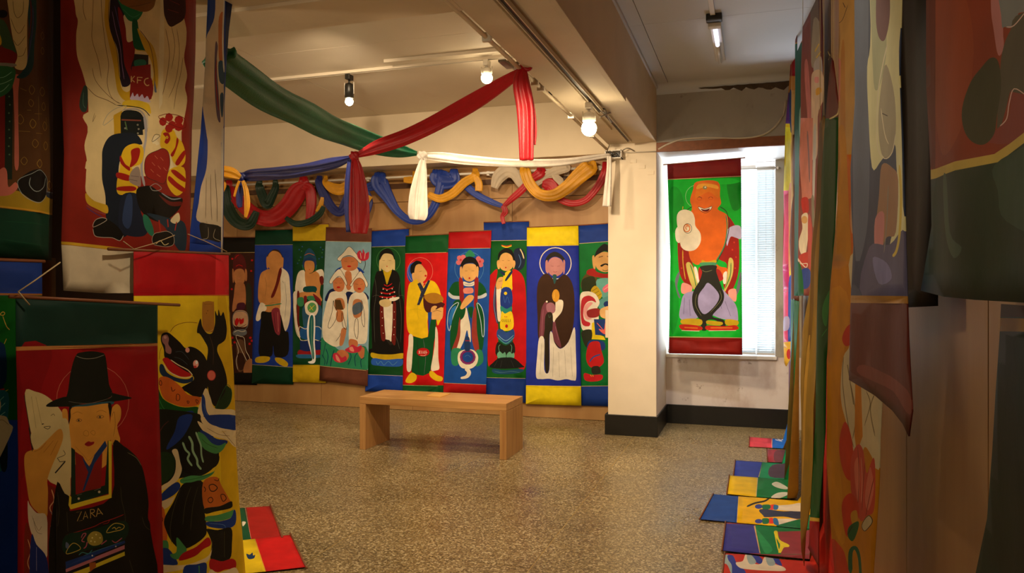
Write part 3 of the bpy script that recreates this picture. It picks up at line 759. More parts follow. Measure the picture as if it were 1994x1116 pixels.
back(.018, 'green painting of a white robed figure with crown and long striped sash, yellow end bands', [(570, 438), (640, 436), (634, 746), (570, 744)], (565, 430, .2958), """
Y p 0,0 260,0 260,136 0,134
0c4424 p 0,134 260,130 260,950 0,950
2c5a8a d 5 60,190 80,170 200,175 215,190 70,240 190,250 210,240 50,280
4a8a4a d 4 75,200 210,210 60,260
1f4f70 s 90,240 100,205 125,180 155,205 170,245 165,265 95,265
o l 3 95,228 125,215 160,228
1f3f70 s 85,265 125,240 170,262 170,320 160,300 130,285 95,300 85,320
t l 4 80,290 90,330
t l 4 175,290 168,330
F s 98,270 125,262 155,272 160,310 150,335 128,345 105,335 95,310
r d 3 128,322
w s 90,325 60,335 42,380 36,470 100,480 110,420 100,350
F s 98,335 130,348 160,335 200,320 215,350 205,400 195,480 210,520 190,530 160,450 110,450
w s 170,330 210,320 225,360 225,420 205,400 190,350
m s 195,370 215,365 222,400 208,425 195,400
F s 60,475 140,468 190,485 190,510 110,512 60,515
0c4a4a s 95,435 165,432 170,465 92,468
w s 20,480 45,465 60,500 40,560 50,650 75,740 60,770 35,720 22,600
m s 45,480 60,470 62,560 60,660 75,740 65,740 45,650
e l 2 20,490 22,600 38,720 62,768
3a8a5a s 50,510 85,505 90,550 70,565 48,550
3a8a5a s 110,500 150,495 165,520 130,530
7a1c24 s 90,500 110,500 105,560 95,560
7a1c24 s 150,480 200,520 200,560 170,530
2c5a7a s 90,560 200,560 205,680 180,700 100,700 85,660
T 565 430 .2958
w s 100,545 140,525 175,540 185,580 170,620 140,628 108,612 98,580
58a060 e 143 572 30 34
y l 3 125,590 160,555
y l 3 130,560 150,590
1e5aa0 s 80,700 210,700 212,780 78,775
w c 4 60,700 100,712 140,700 200,705 212,790 150,780 70,785
1a2f70 p 65,790 200,790 200,870 65,870
9a1c24 s 60,850 110,860 200,850 205,880 60,885
2a6aa0 s 50,880 200,885 205,900 60,905
W s 128,620 160,620 165,700 162,800 168,900 160,935 130,940 118,928 145,915 132,850 115,780 112,700
1d6a6a s 132,630 152,630 155,720 152,800 158,895 148,910 138,850 125,770 124,700
8ac0a0 l 3 142,640 140,760 150,900
Y p -20,948 260,950 260,1100 -20,1100
""", 'y')
back(.032, 'pale blue painting of three figures in white pointed hoods above red lotus flowers', [(635, 443), (724, 445), (716, 752), (622, 741)], (565, 430, .2958), """
6e4030 p 200,0 560,0 560,140 200,134
8ab4c8 p 200,134 560,140 560,985 180,955
h l 2 238,134 530,140
t s 200,780 260,790 320,850 400,850 500,830 500,990 190,960
b s 295,345 330,305 440,305 480,330 480,345 380,352
w s 335,310 440,310 450,400 420,470 350,470 320,400
d08050 s 340,250 390,235 440,255 445,300 420,325 385,330 350,318 338,285
w S 310,250 350,210 388,170 430,210 468,262 460,280 425,245 390,228 350,240 330,265
r e 388 300 14 6
e l 2 355,265 375,270
e l 2 400,270 420,265
d08050 s 362,340 400,340 405,420 392,455 370,440
c D 1
""".replace('c D 1\n', '') + """
n s 230,510 260,455 300,450 300,500 240,530
n s 370,470 420,480 400,540 375,540
n s 490,470 518,500 512,520 480,500
w s 270,470 340,465 372,500 375,600 370,720 350,800 300,830 240,800 216,760 215,660 235,560 250,510
w s 400,490 460,465 500,490 515,560 512,700 500,800 440,810 390,800 385,690 380,570
d08050 s 285,390 320,372 352,390 358,430 345,460 320,468 290,455 282,420
w S 258,400 290,345 325,318 355,360 375,410 368,425 345,385 320,365 285,395 272,415
r e 318 438 12 6
d08050 s 420,395 455,378 488,395 494,435 480,465 455,475 425,460 416,430
w S 395,420 430,370 462,332 490,370 512,415 502,440 485,395 455,376 425,395 405,430
r e 456 448 12 6
e l 2 295,408 310,412
e l 2 325,412 342,408
e l 2 430,415 448,420
e l 2 462,420 480,415
c88050 s 295,520 340,510 358,540 355,580 300,590
5a4020 p 293,520 330,520 352,585 300,585
c88050 s 415,530 450,515 475,540 470,620 430,640 412,610
5a6a7a s 412,560 465,535 478,590 420,620
c88050 s 305,600 345,595 350,650 330,668 305,655
c88050 s 340,710 370,715 350,810 325,820 330,760
K c 3 285,525 275,600 250,690 265,705 300,650 310,600 290,560
K c 3 340,600 365,690 370,715 345,690
K c 3 430,650 420,720 440,780 448,720 445,650
K c 3 470,520 490,620 488,700 470,650
K l 3 300,795 325,760 330,740
c8784c s 310,860 350,850 385,880 370,920 320,900
c8784c s 390,780 440,790 440,830 390,830
c8784c s 450,830 490,840 480,910 450,880
c83048 s 280,880 310,870 340,900 365,890 370,920 330,935 290,920
l s 300,880 320,900 330,930 305,915
c83048 s 360,850 390,830 410,815 440,830 470,820 460,860 400,870
l s 390,835 410,830 420,860 395,855
n l 3 215,900 225,850 235,800
0c3a5a l 5 240,950 250,890 235,840
0c3a5a l 5 265,960 275,900 290,850
0c3a5a l 5 380,950 400,900 395,870
0c3a5a l 5 430,960 425,900 440,870
0c3a5a l 5 470,970 465,920 490,900
0c3a5a l 4 210,880 230,920 225,950
K l 4 490,240 495,290 480,330
c83048 s 440,215 460,195 475,215 480,185 495,215 518,205 515,250 480,265 450,250
w l 3 462,210 468,250
w l 3 495,210 490,250
6e4030 p 170,953 560,987 560,1110 170,1110
h l 2 197,955 500,986
""", '6e4030')
back(.010, 'green painting of a black robed figure holding coral branches, blue end bands', [(722, 450), (796, 445), (790, 764), (711, 762)], (715, 430, .2958), """
b p 0,40 320,40 320,166 0,172
0f4a20 p 0,172 320,166 300,1020 -20,1010
h l 2 30,172 250,166
4a8a4a o 2.5 140 260 78 82
k s 80,270 85,215 110,190 135,182 160,195 178,230 180,270 150,222 105,225
h s 85,260 105,222 130,215 165,225 178,262 172,310 150,335 125,338 100,322 88,300
h s 80,265 88,260 92,330 84,345 78,310
h s 172,262 183,262 182,330 172,345
r d 4 130,300
e l 2 100,262 118,262
e l 2 142,262 160,262
k s 85,330 60,340 45,400 30,480 22,560 28,700 35,870 60,885 240,885 245,700 245,560 225,480 215,380 195,335 160,330 130,420 105,335
Y s 105,325 130,340 162,325 145,380 130,420 118,380
5a5a50 l 2 35,500 60,490 90,500
5a5a50 l 2 200,500 230,490 245,500
5a5a50 l 2 50,380 60,470 45,600 50,800
5a5a50 l 2 215,400 210,480 225,620 220,800
5a5a50 l 2 190,760 210,830 215,870
w s 105,555 170,550 168,640 165,700 162,790 135,785 118,770 112,650
m s 85,560 105,555 112,680 120,780 95,785 85,700
m s 170,545 190,545 190,700 185,815 160,790 168,680
w d 3 95,600 100,640 98,690 105,740 180,600 178,650 180,700 176,750
K p 120,780 145,785 175,815 150,820
r l 7 100,440 135,452 175,435
r l 8 85,470 135,480 185,465
w d 4 105,450 130,458 165,448 95,478 150,482 180,470
r l 9 80,498 135,505 190,495
w d 4 100,505 130,510 170,502
r l 6 110,420 135,430 165,412
h s 85,525 125,515 160,525 150,560 110,568 82,550
w s 150,510 205,502 210,512 180,528 150,525
k s 30,840 240,845 240,880 35,880
Y s 28,868 80,878 160,880 240,872 238,905 150,915 60,910 26,895
B s 38,905 120,915 230,910 225,955 150,960 80,955 30,945
5a9ac8 l 3 60,925 70,945 90,925 110,950 140,925 170,950 200,925
b p -30,1012 310,1022 310,1150 -30,1150
h l 2 0,1012 235,1022
""", 'b')
back(.02, 'red painting of a barefoot figure in yellow jacket carrying a brown bowl', [(790, 460), (874, 456), (868, 768), (784, 764)], (715, 430, .2958), """
0c5224 p 230,60 560,60 560,208 230,215
d01418 p 230,215 560,208 560,1085 220,1080
h l 2.5 245,215 520,208
B s 270,300 300,275 330,270 320,340 300,400 275,395 262,350
e89080 o 2 350 330 82 88
k s 285,340 285,300 305,275 330,262 360,275 350,290 330,300 325,330 312,350 300,355
f s 318,300 350,285 375,310 395,345 385,385 360,405 330,400 310,370
f s 295,350 312,345 320,385 315,410 300,390
r d 7 385,362
e l 2 345,335 362,330
f s 330,395 365,400 370,430 345,440 330,420
f0c818 s 325,385 340,410 350,440 375,430 400,395 440,400 470,440 485,490 500,560 495,620 465,690 455,640 450,640 400,640 400,760 360,775 310,760 280,745 262,700 258,600 262,500 275,420 300,400
Y l 2 275,590 320,580 360,590
Y l 2 350,500 330,580 340,650
2a3048 p 330,415 350,405 372,445 402,390 415,395 345,555 328,555 355,470
j d 3 345,430 360,460 350,500 340,535 385,420
4a1c1c s 370,500 380,490 500,540 505,560 480,590 430,610 390,600 372,560
b07a20 s 375,500 400,480 450,475 490,495 500,525 450,545 400,535
f s 420,580 440,560 460,565 450,585 495,570 495,640 460,655 425,645
K l 2 430,600 460,590 490,600
1e4aa0 p 400,605 425,600 420,700 405,760
0c5224 p 302,760 360,775 400,765 420,650 455,650 452,740 440,800 430,900 415,1000 370,1020 300,1010 290,985
j l 2 370,780 385,900 375,1010
K l 2 330,780 340,990
w s 275,750 302,765 298,880 288,985 262,985 260,900 270,820
w s 450,700 465,740 468,900 475,970 455,985 420,980 435,880 445,800
r e 368 865 42 28
K o 2 368 865 44 30
f8 L 1 0,0 1,1
""".replace('f8 L 1 0,0 1,1\n', '') + """
w L 3 340,855 348,875
w L 3 348,855 340,875
w L 3 356,855 356,875
w L 3 364,875 368,855 373,875
w L 3 380,855 380,875
w L 3 388,855 388,875 396,866
w l 2 350,885 375,888 390,880
f0c818 s 290,1000 325,1018 320,1050 290,1068 258,1065 255,1045
f0c818 s 410,995 430,990 460,1015 495,1030 490,1055 450,1052 415,1025
0c5224 p 200,1082 560,1090 560,1200 200,1200
h l 2 235,1082 465,1088
""", 'g')
back(.026, 'blue painting of a figure with pink flower headdress and round drum, red end bands', [(874, 452), (957, 449), (946, 767), (863, 764)], (865, 430, .2957), """
b01418 p 0,40 340,40 340,180 0,183
1a50a8 p -20,183 340,180 300,1080 -20,1068
h l 2.5 25,183 300,180
5a9ac8 o 2 165 310 95 105
t s 135,235 150,205 170,192 195,215 200,235
d87078 d 17 100,245 115,270 125,240 95,275
d87078 d 17 225,250 245,265 240,290 215,275
c03a40 d 8 108,258 235,268
k s 110,330 108,290 130,250 165,235 205,250 228,290 230,330 200,285 170,278 130,290
f s 118,325 130,292 165,282 205,290 215,330 212,365 190,392 165,400 138,390 120,360
f s 104,310 116,305 120,375 110,382 103,350
f s 214,305 226,310 224,360 215,380
r d 6 166,378
e l 2 135,330 152,330
e l 2 180,330 198,330
0c5224 s 95,400 60,410 35,450 32,480 90,505 120,480 115,420
0c5224 s 225,400 262,430 278,480 230,500 205,480 205,420
c8d0d8 s 30,470 60,492 110,498 110,515 60,515 30,495
c8d0d8 s 275,475 240,492 205,498 205,515 250,510 278,495
w s 128,400 165,410 198,400 195,425 165,432 130,425
5a8ac8 l 3 130,415 165,422 195,412
9a2024 s 98,380 120,385 128,450 130,560 120,600 105,595 100,480
9a2024 s 200,385 225,380 222,470 215,560 195,560 200,470
l s 130,445 185,442 188,475 132,478
0c5224 s 60,540 110,530 108,640 100,760 60,860 40,840 42,700
0c5224 s 210,540 240,560 262,650 262,760 250,850 215,870 200,760 205,640
9a3a30 s 100,640 112,650 105,760 80,850 50,855 85,750
9a3a30 s 190,600 210,580 215,720 230,850 205,860 180,760
c8e0f0 c 4 35,725 22,680 30,600 60,555 95,540 70,600 50,660
c8e0f0 c 4 215,545 245,570 262,640 262,750 250,755 240,660
2a7ac8 s 30,650 50,580 80,560 60,620 45,690
w s 145,570 160,640 172,700 175,790 165,790 150,720 130,790 100,850 78,860 105,760 108,660 130,620
0c5224 s 110,580 140,575 130,630 105,650
0c5224 s 155,575 190,570 180,640 165,620
f s 105,570 130,520 160,490 190,492 192,515 160,550 120,582
T 865 430 .2957
t s 50,850 100,840 120,870 90,950 50,940
t s 215,850 250,860 255,930 210,960 200,900
w s 95,870 130,850 190,850 222,890 215,940 185,970 150,975 110,965 90,920
7a1c4a e 155 898 52 50
1e4aa0 e 155 898 36 35
8a3a9a o 4 155 898 44 43
5a8ad0 l 2 135,895 155,885 175,900
w s 150,965 172,985 175,1010 155,1035 115,1042 110,1030 138,1020 150,1000 135,980
1e3a6a s 138,770 165,770 170,850 135,850
r l 4 138,790 168,790
T5 l 1 0,0 1,1
b01418 p -20,1068 340,1082 340,1200 -20,1200
h l 2 0,1068 275,1080
""".replace('T5 l 1 0,0 1,1\n', ''), 'r')
back(.012, 'green painting of a figure in long red cloak with feather fan, blue end bands', [(942, 433), (1030, 431), (1024, 785), (945, 770)], (865, 430, .2957), """
1c3c90 p 240,-20 600,-20 600,128 240,135
0c5a20 p 240,135 600,128 600,1040 240,1035
h l 2.5 300,132 545,128
c83a2a l 6 375,160 410,168 445,158
y l 6 378,165 410,175 445,165
1a2440 s 465,190 500,180 530,210 535,260 520,310 480,330 460,290 455,230
f0d8a0 l 7 500,185 515,215 525,250
5a8ac8 l 3 490,220 505,270 490,310
k s 355,260 358,215 385,188 415,180 445,195 462,235 465,280 440,230 405,208 372,225
f s 362,260 375,225 405,210 440,225 455,265 450,305 425,328 400,330 375,318 362,290
f s 348,265 362,262 366,310 355,318 347,290
f s 452,265 466,265 468,290 455,315
r d 5 405,308
e l 2 380,262 394,262
e l 2 418,262 432,262
c01016 s 350,320 310,350 285,400 278,600 285,800 290,950 320,950 350,900 355,700 345,500 340,420
c01016 s 450,320 500,340 530,400 540,520 545,800 535,960 500,975 460,920 450,700 445,500 440,400
3a3a5a s 340,410 325,480 322,560 335,640 350,680 355,650 342,560 345,470
8a9ac8 l 3 335,430 328,560 348,670
w s 345,440 372,430 375,550 372,640 362,665 350,640 345,540
f s 345,400 360,375 385,370 400,385 385,410 375,440 350,452 340,430
K l 2 360,400 380,395
f0d020 s 395,350 440,330 448,420 442,460 380,460 385,410
1e3050 s 370,328 400,345 395,362 372,345
1e3050 s 402,385 440,330 450,340 410,395
1e3a90 s 378,450 440,450 445,560 375,575
3a6ac0 l 3 390,490 400,540 415,500 430,545
f0d020 d 11 404,478
2a8a7a s 372,560 410,580 445,565 440,600 405,610 374,600
f0d020 s 378,600 400,612 445,600 456,700 410,726 368,705
K L 2.5 384,648 378,656 384,666
K L 2.5 390,648 390,666
K L 2.5 396,666 400,648 404,666
K L 2.5 409,648 409,666 415,666
K L 2.5 420,648 420,666 428,666
K L 2.5 434,648 434,666
r e 410 694 9 12
r d 3 398,632 405,634 412,632
2a4a90 s 350,720 380,715 410,735 455,715 460,770 410,815 350,770
4aa090 l 6 352,765 405,808 458,768
7ab0d0 l 4 352,750 405,790 458,752
1a2018 s 350,800 405,822 455,800 460,880 345,890
6ab090 s 348,880 365,860 385,875 400,865 405,900 360,908
6ab090 s 412,880 430,862 445,875 460,870 458,905 415,905
6ab090 l 3 365,870 358,830 370,815
6ab090 l 3 440,870 445,830 435,815
141818 s 320,935 360,905 410,900 460,905 515,950 520,965 400,975 300,965
3a3a3a l 2 350,920 330,960
3a3a3a l 2 380,920 370,965
3a3a3a l 2 440,920 460,965
1a4a70 s 320,975 400,985 510,975 515,995 430,1010 330,1005
5a8aa0 l 2 330,990 380,1000 440,992 500,1000
1c3c90 p 240,1033 600,1038 600,1250 240,1250
h l 2 275,1033 535,1038
""", 'b')
back(.03, 'blue painting of a brown robed figure with white halo and walking staff, yellow end bands', [(1026, 443), (1126, 439), (1132, 790), (1024, 787)], (1020, 430, .3315), """
f0d81c p -20,0 400,0 400,144 -20,150
2234a8 p -20,150 400,144 400,978 -20,970
h l 2.5 28,149 326,144
w o 5 186 250 92 92
K s 130,260 128,225 150,195 182,182 215,195 240,225 238,262 225,228 185,210 150,225
c88a8a s 140,255 155,225 185,213 220,228 232,260 228,300 205,322 180,326 155,315 142,290
c88a8a s 128,240 140,235 145,300 138,308 128,290
c88a8a s 232,235 243,240 240,300 232,308
9a5a5a l 2 158,265 175,268
9a5a5a l 2 195,268 212,265
b05a60 l 3 172,298 184,302 196,298
3e2616 s 140,310 105,325 82,370 76,450 80,560 85,690 120,695 130,600 175,590 175,700 215,750 265,705 290,620 298,500 292,400 270,340 235,315 185,350
2a5a5a s 170,318 192,318 190,350 180,372 172,345
7a4050 s 135,475 110,500 98,560 90,680 110,695 128,600 140,540
7a4050 s 180,580 195,640 220,735 205,738 172,690 168,620
a86a7a l 2.5 115,520 108,600 105,680
a86a7a l 2.5 185,620 205,700
w s 190,470 230,470 225,530 190,575 175,595 165,545 185,520
e0a030 e 188 440 22 38
f0c860 l 3 180,420 178,455
a87080 s 135,490 160,480 182,495 185,530 165,545 140,535 132,515
w d 6 135,475
2e2418 s 130,550 168,545 168,640 150,670 148,870 125,872 122,640
4a5a4a l 3 145,550 150,570 160,555
efe9dc s 90,690 120,698 120,875 150,875 152,670 168,660 180,715 215,752 262,712 298,625 305,760 308,920 290,938 250,930 200,938 150,928 100,930 72,915 78,800
b8b0a0 l 1.8 105,720 95,900
b8b0a0 l 1.8 175,740 170,915
b8b0a0 l 1.8 205,770 210,920
b8b0a0 l 1.8 240,760 248,915
b8b0a0 l 1.8 275,740 285,915
efe9dc L .1 0,0 1,1
f0d81c p -30,966 400,972 400,1120 -30,1120
h l 2.5 15,967 335,973
""".replace('efe9dc L .1 0,0 1,1\n', ''), 'y')
back(.012, 'green painting of a bearded figure with red collar, cut off by the column', [(1125, 439), (1204, 434), (1204, 792), (1131, 790)], (1020, 430, .3315), """
1c3c90 p 300,-20 620,-20 620,115 300,135
0a7030 p 300,135 620,115 620,970 300,972
h l 2.5 326,134 560,117
5a4a20 s 350,330 420,280 420,420 340,400
k s 415,225 425,180 450,150 475,135 500,150 530,190 525,240 500,190 470,178 435,205
d0a060 s 415,220 440,195 475,182 515,200 525,260 510,290 480,302 445,292 425,270
d0a060 s 403,210 414,208 422,270 412,285 404,250
k l 3.5 440,215 465,208
k l 3.5 488,208 510,216
k s 450,262 480,250 512,262 505,270 480,258 458,270
k l 3 462,288 480,294 500,286
a02018 s 375,290 410,280 430,300 480,312 530,300 535,330 480,338 400,325 370,310
2c3418 s 345,345 400,325 420,345 420,400 350,415 340,390
6ab0a8 s 430,345 530,345 530,420 480,460 440,420
e8708a s 462,400 485,375 520,362 530,380 500,410 475,422
f0c8b0 l 3 470,405 500,385
Y s 395,405 425,382 460,435 430,470 405,440
K l 2 400,415 430,395
K l 2 412,430 442,412
K l 2 425,448 455,428
Y s 500,450 530,440 530,480 510,480
5aa0a0 s 440,470 520,440 520,520 450,520
1a3070 e 488 490 20 18
f0e8d8 s 330,440 370,415 420,430 445,480 430,520 440,580 400,640 350,645 332,590
c02c38 s 338,470 375,440 410,452 425,480 400,470 370,480 350,520 355,580 390,600 380,620 340,600
f0a8a8 s 352,510 380,480 405,485 375,520 380,560 400,575 370,580 352,550
9a2a2a s 372,530 410,515 445,520 440,560 400,570 375,560
e8b878 s 450,520 500,500 530,510 530,570 480,575 450,560
e8d018 p 400,600 430,590 430,665 470,680 480,700 398,695
1c3a80 p 412,578 530,580 530,680 420,670
e86a60 s 440,635 470,640 478,600 490,635 520,610 505,650 520,665 470,665
e86a60 l 4 430,600 465,640
e86a60 l 4 500,595 495,640
2c3020 s 340,650 395,640 400,690 370,745 345,700
1c3a80 s 375,720 400,700 470,710 470,760 380,760
c01c20 s 385,720 440,710 455,760 470,830 430,865 385,855 365,800
3a4a90 l 8 385,830 410,800 450,785
K s 400,860 440,855 450,895 405,900
c82028 s 355,895 400,905 460,905 455,935 400,945 358,935
e8d018 l 2.5 392,905 398,915
e8d018 l 2.5 405,905 408,915
1c3c90 p 300,972 620,968 620,1120 300,1120
h l 2.5 338,972 560,969
""", 'b')

# window painting
banner('hanging_painting', 'bright green painting of a laughing bare-bellied figure hanging before the window', None, (-.85, 7.765), (-.11, 7.655), [(1299, 320), (1443, 308), (1446, 691), (1303, 688), (1306, 500)], art((1290, 300, .3586), """
7a1814 p -20,0 480,0 480,122 -20,142
x p -20,142 480,122 480,1010 -20,1000
0a9a26 s 40,200 90,190 120,300 80,420 50,400
0a8c22 s 350,150 430,160 430,280 380,300
18cc34 s 200,150 350,130 420,150 340,165
0a9a26 s 40,700 80,720 90,860 60,980 40,900
h l 3 30,138 430,120
8ad08a o 2.5 185 230 60 62
j s 70,690 90,640 95,660 82,720 100,780 85,770
j s 425,640 428,700 410,760 400,750
S s 0,0 1,0 1,1
9a1c10 s 330,330 370,350 410,430 418,560 410,660 380,740 350,760 330,700 350,600 300,560 350,450
9a1c10 s 85,430 130,500 150,560 170,620 185,700 175,730 120,700 90,620
c83820 d 5 100,500 112,560 105,620 130,600 380,520 400,560 395,620 370,660 390,480
d0a030 l 5 110,520 112,590 125,680
w s 70,420 85,395 100,420 95,480 75,470
c0b8d8 s 350,420 385,390 425,395 428,460 400,455 370,450 350,500
f5a090 s 110,700 160,720 150,755 105,755
f5a090 s 360,740 400,735 400,800 365,780
e06818 s 160,290 150,250 165,195 185,150 300,150 312,230 318,270 300,300 350,330 358,380 350,440 330,520 290,580 310,610 350,620 350,650 310,680 290,640 220,600 180,600 150,570 140,500 150,400 150,340
e07818 s 180,240 190,165 205,150 300,170 305,240 250,205
f0a838 s 185,190 240,178 300,190 295,170 240,160 195,165
8a8a5a e 230 182 12 10
e8d8c0 e 232 180 5 5
K l 2.5 188,240 200,232 215,240
K l 2.5 248,240 262,232 275,240
c85010 o 2 200 243 12 8
c85010 o 2 262 240 12 8
w s 195,288 230,296 268,284 262,300 232,312 205,304
5a1008 s 208,298 232,302 258,296 245,312 220,310
K c 2.5 195,286 232,298 268,284 258,308 232,320 205,306
K l 4 125,310 160,285
K l 4 310,285 345,310 360,360 358,430 330,520 285,600
4a8a5a l 6 345,330 352,400 335,500 290,580
ece2c8 s 95,310 125,302 160,315 175,350 178,390 205,430 205,480 175,520 130,525 100,500 92,440 80,380 80,335
o o 5 132 402 16 20
K o 2.5 136 404 22 26
o l 5 130,412 126,398 134,388 140,398
Y l 4 110,300 112,285
Y s 215,575 240,585 285,575 290,590 240,600 212,592
4a9a6a s 205,590 290,590 280,610 215,608
d0c060 s 150,590 175,640 190,720 170,735 145,680 128,600
5a8a4a l 6 150,600 170,660 182,720
d0c060 s 360,570 385,580 380,660 345,740 330,755 350,680
5a8a4a l 6 372,590 368,660 340,730
w s 170,620 185,620 200,690 190,700
w s 330,650 350,640 345,700 330,700
b02018 s 195,620 225,620 220,680 200,690
b02018 s 275,630 310,630 330,680 290,690
a8a0cc s 250,690 300,710 350,760 400,820 412,890 400,905 320,895 240,870 150,905 95,890 100,820 120,760 185,740 215,720
6a6288 l 2 120,780 115,870
6a6288 l 2 145,790 150,880
6a6288 l 2 225,760 205,820 220,870
6a6288 l 2 255,740 260,800 245,860
6a6288 l 2 340,800 370,880
6a6288 l 2 300,740 320,840
26261e s 205,610 290,605 292,640 320,720 335,770 320,820 270,880 330,900 342,935 325,945 290,905 240,905 240,955 210,955 205,910 170,850 160,790 170,740 200,690 215,640
a8a0cc s 250,700 225,725 195,770 195,830 225,870 270,840 305,790 300,750
8a8a5a l 2 185,760 178,820 210,880
8a8a5a l 2 310,740 318,790 260,860
8a8a5a l 2 215,630 235,640 270,630
Y s 105,900 150,893 210,900 205,930 120,925 100,915
Y s 345,898 410,905 405,930 345,928
Y s 240,905 290,908 325,915 315,930 245,925
c02810 s 100,925 205,935 205,958 110,955
c02810 s 240,932 330,935 400,930 402,955 250,958
o l 7 120,942 190,946
o l 7 260,944 380,944
w l 2.5 105,958 200,962
w l 2.5 250,960 400,958
h l 3 40,992 435,998
8a1c14 p -20,995 480,1000 480,1120 -20,1120
""".replace('S s 0,0 1,0 1,1\n', '')), 'm', rod=(.04, .04), amp=.012, grid=.06, wires=ZB - .07)
# ------------------------------------------------------------------ paintings on the left
GU, GLO = 'upper row of paintings along the partition', 'lower row of paintings along the partition'
def leftb(x, label, outline, shapes, base, group, **k):
    us = [p[0] for p in outline]
    yA = at_x(min(us), CV, x).y; yB = at_x(max(us), CV, x).y
    kw = dict(amp=.008, grid=.045); kw.update(k)
    return banner('hanging_painting', label, group, (x, yA), (x, yB), outline, shapes, base, **kw)

leftb(-2.36, 'brown patterned painting with a black shoe and green bottom band at the far left', [(-190, None, 3.1), (124, None, 3.15), (121, 200), (119, 400), (117, 507), (-120, 492)], art((0, 0, .2689), """
5a3a1c p -700,-900 600,-900 600,2000 -700,2000
c8a838 L .1 0,0 1,1
a08030 c 3 215,620 240,650 218,685 198,655
a08030 c 4 318,630 350,662 320,695 290,665
a08030 c 3 205,720 230,745 212,775 192,748
a08030 c 4 335,740 355,772 335,800 308,772
a08030 c 3 130,830 155,870 132,900 110,870
a08030 c 4 218,865 245,895 220,930 198,898
a08030 c 4 340,880 370,912 345,945 318,915
a08030 c 3 235,1010 262,1040 238,1070 215,1042
a08030 c 4 350,1025 378,1055 350,1085 325,1055
a08030 c 3 330,230 350,260 332,285 312,258
a08030 c 3 330,340 350,368 332,392 312,366
a08030 l 2.5 135,640 180,660
a08030 l 2.5 270,700 270,870
a08030 l 2.5 180,800 210,800
a08030 l 2.5 235,825 310,825
a08030 l 2.5 120,950 200,955
a08030 l 2.5 245,965 310,968
a08030 l 2.5 360,850 370,890
T 0 300 .3047
a08030 c 3 140,20 158,45 140,70 120,45
a08030 c 4 245,35 268,62 245,88 222,62
a08030 c 4 355,170 380,200 355,225 332,198
T 0 0 .2689
7a1a10 p -600,690 30,690 30,1300 -600,1300
T 0 300 .3047
7a1a10 s -300,0 30,0 30,150 10,200 -60,260 -300,300
T 0 0 .2689
1c2a20 p 30,640 85,640 80,1300 30,1300
5a7a5a d 6 58,700 62,760 55,820 60,880 56,940 60,1000 55,1060 60,1120
c87060 s 85,560 130,550 120,680 118,900 122,1200 95,1200 92,900 88,700
1a4048 s 190,-60 250,-60 262,150 245,320 235,470 200,540 150,570 110,560 150,520 190,430 205,250
5a2020 l 10 215,0 222,130 205,280
4a3a70 l 6 232,40 236,160 215,320 190,440
d8c890 s 60,-60 195,-60 192,150 190,330 188,450 160,505 110,500 100,470 120,400 90,280 65,100
K l 3 90,0 100,90 125,130 160,90 165,0
K l 3 75,130 110,220 140,240 175,180
K l 3 95,290 125,330 180,260
K l 3 120,410 160,400 185,340
3a5a3a s -60,150 30,150 90,300 110,390 60,380 0,310 -60,250
Y s -60,230 -5,240 10,320 -60,340
7a1a10 s -100,330 40,350 115,395 95,470 40,490 -100,470
8a8a80 s -100,455 90,460 92,485 -100,490
2a6a40 s -100,500 90,490 90,600 40,680 -60,700
8ac8a0 l 4 -60,560 20,560 80,520
8ac8a0 l 4 -40,620 30,600 85,570
8ac8a0 l 4 -60,680 10,660 60,610
k e 20 100 35 30
T 0 300 .3047
a88a20 s -200,240 100,235 180,280 260,300 330,255 400,285 400,385 200,360 0,335 -200,330
k s 105,170 180,110 260,100 320,150 325,220 310,270 260,305 200,300 140,260 105,225
9aa8a8 c 3.5 105,170 190,125 250,102 318,145 328,200 318,265 260,308 200,302 130,255
9aa8a8 l 4 180,150 175,200 220,240 290,210 310,150
2a3040 s 330,240 400,245 400,285 325,270
9aa8a8 l 3 330,240 400,248
c87060 s -60,180 10,90 40,110 50,210 90,180 105,215 70,255 20,268 -60,255
T 0 300 .3047
c8982c l 12 -200,318 0,335 200,362 410,385
0a3a28 p -400,340 0,345 200,370 430,393 430,900 -400,900
12502f l 3 20,545 200,575 330,590
12502f l 3 30,430 180,440 300,455
""".replace('c8a838 L .1 0,0 1,1\n', '')), 'e', GU, curl=(.8, .35), wires=ZC - .001)

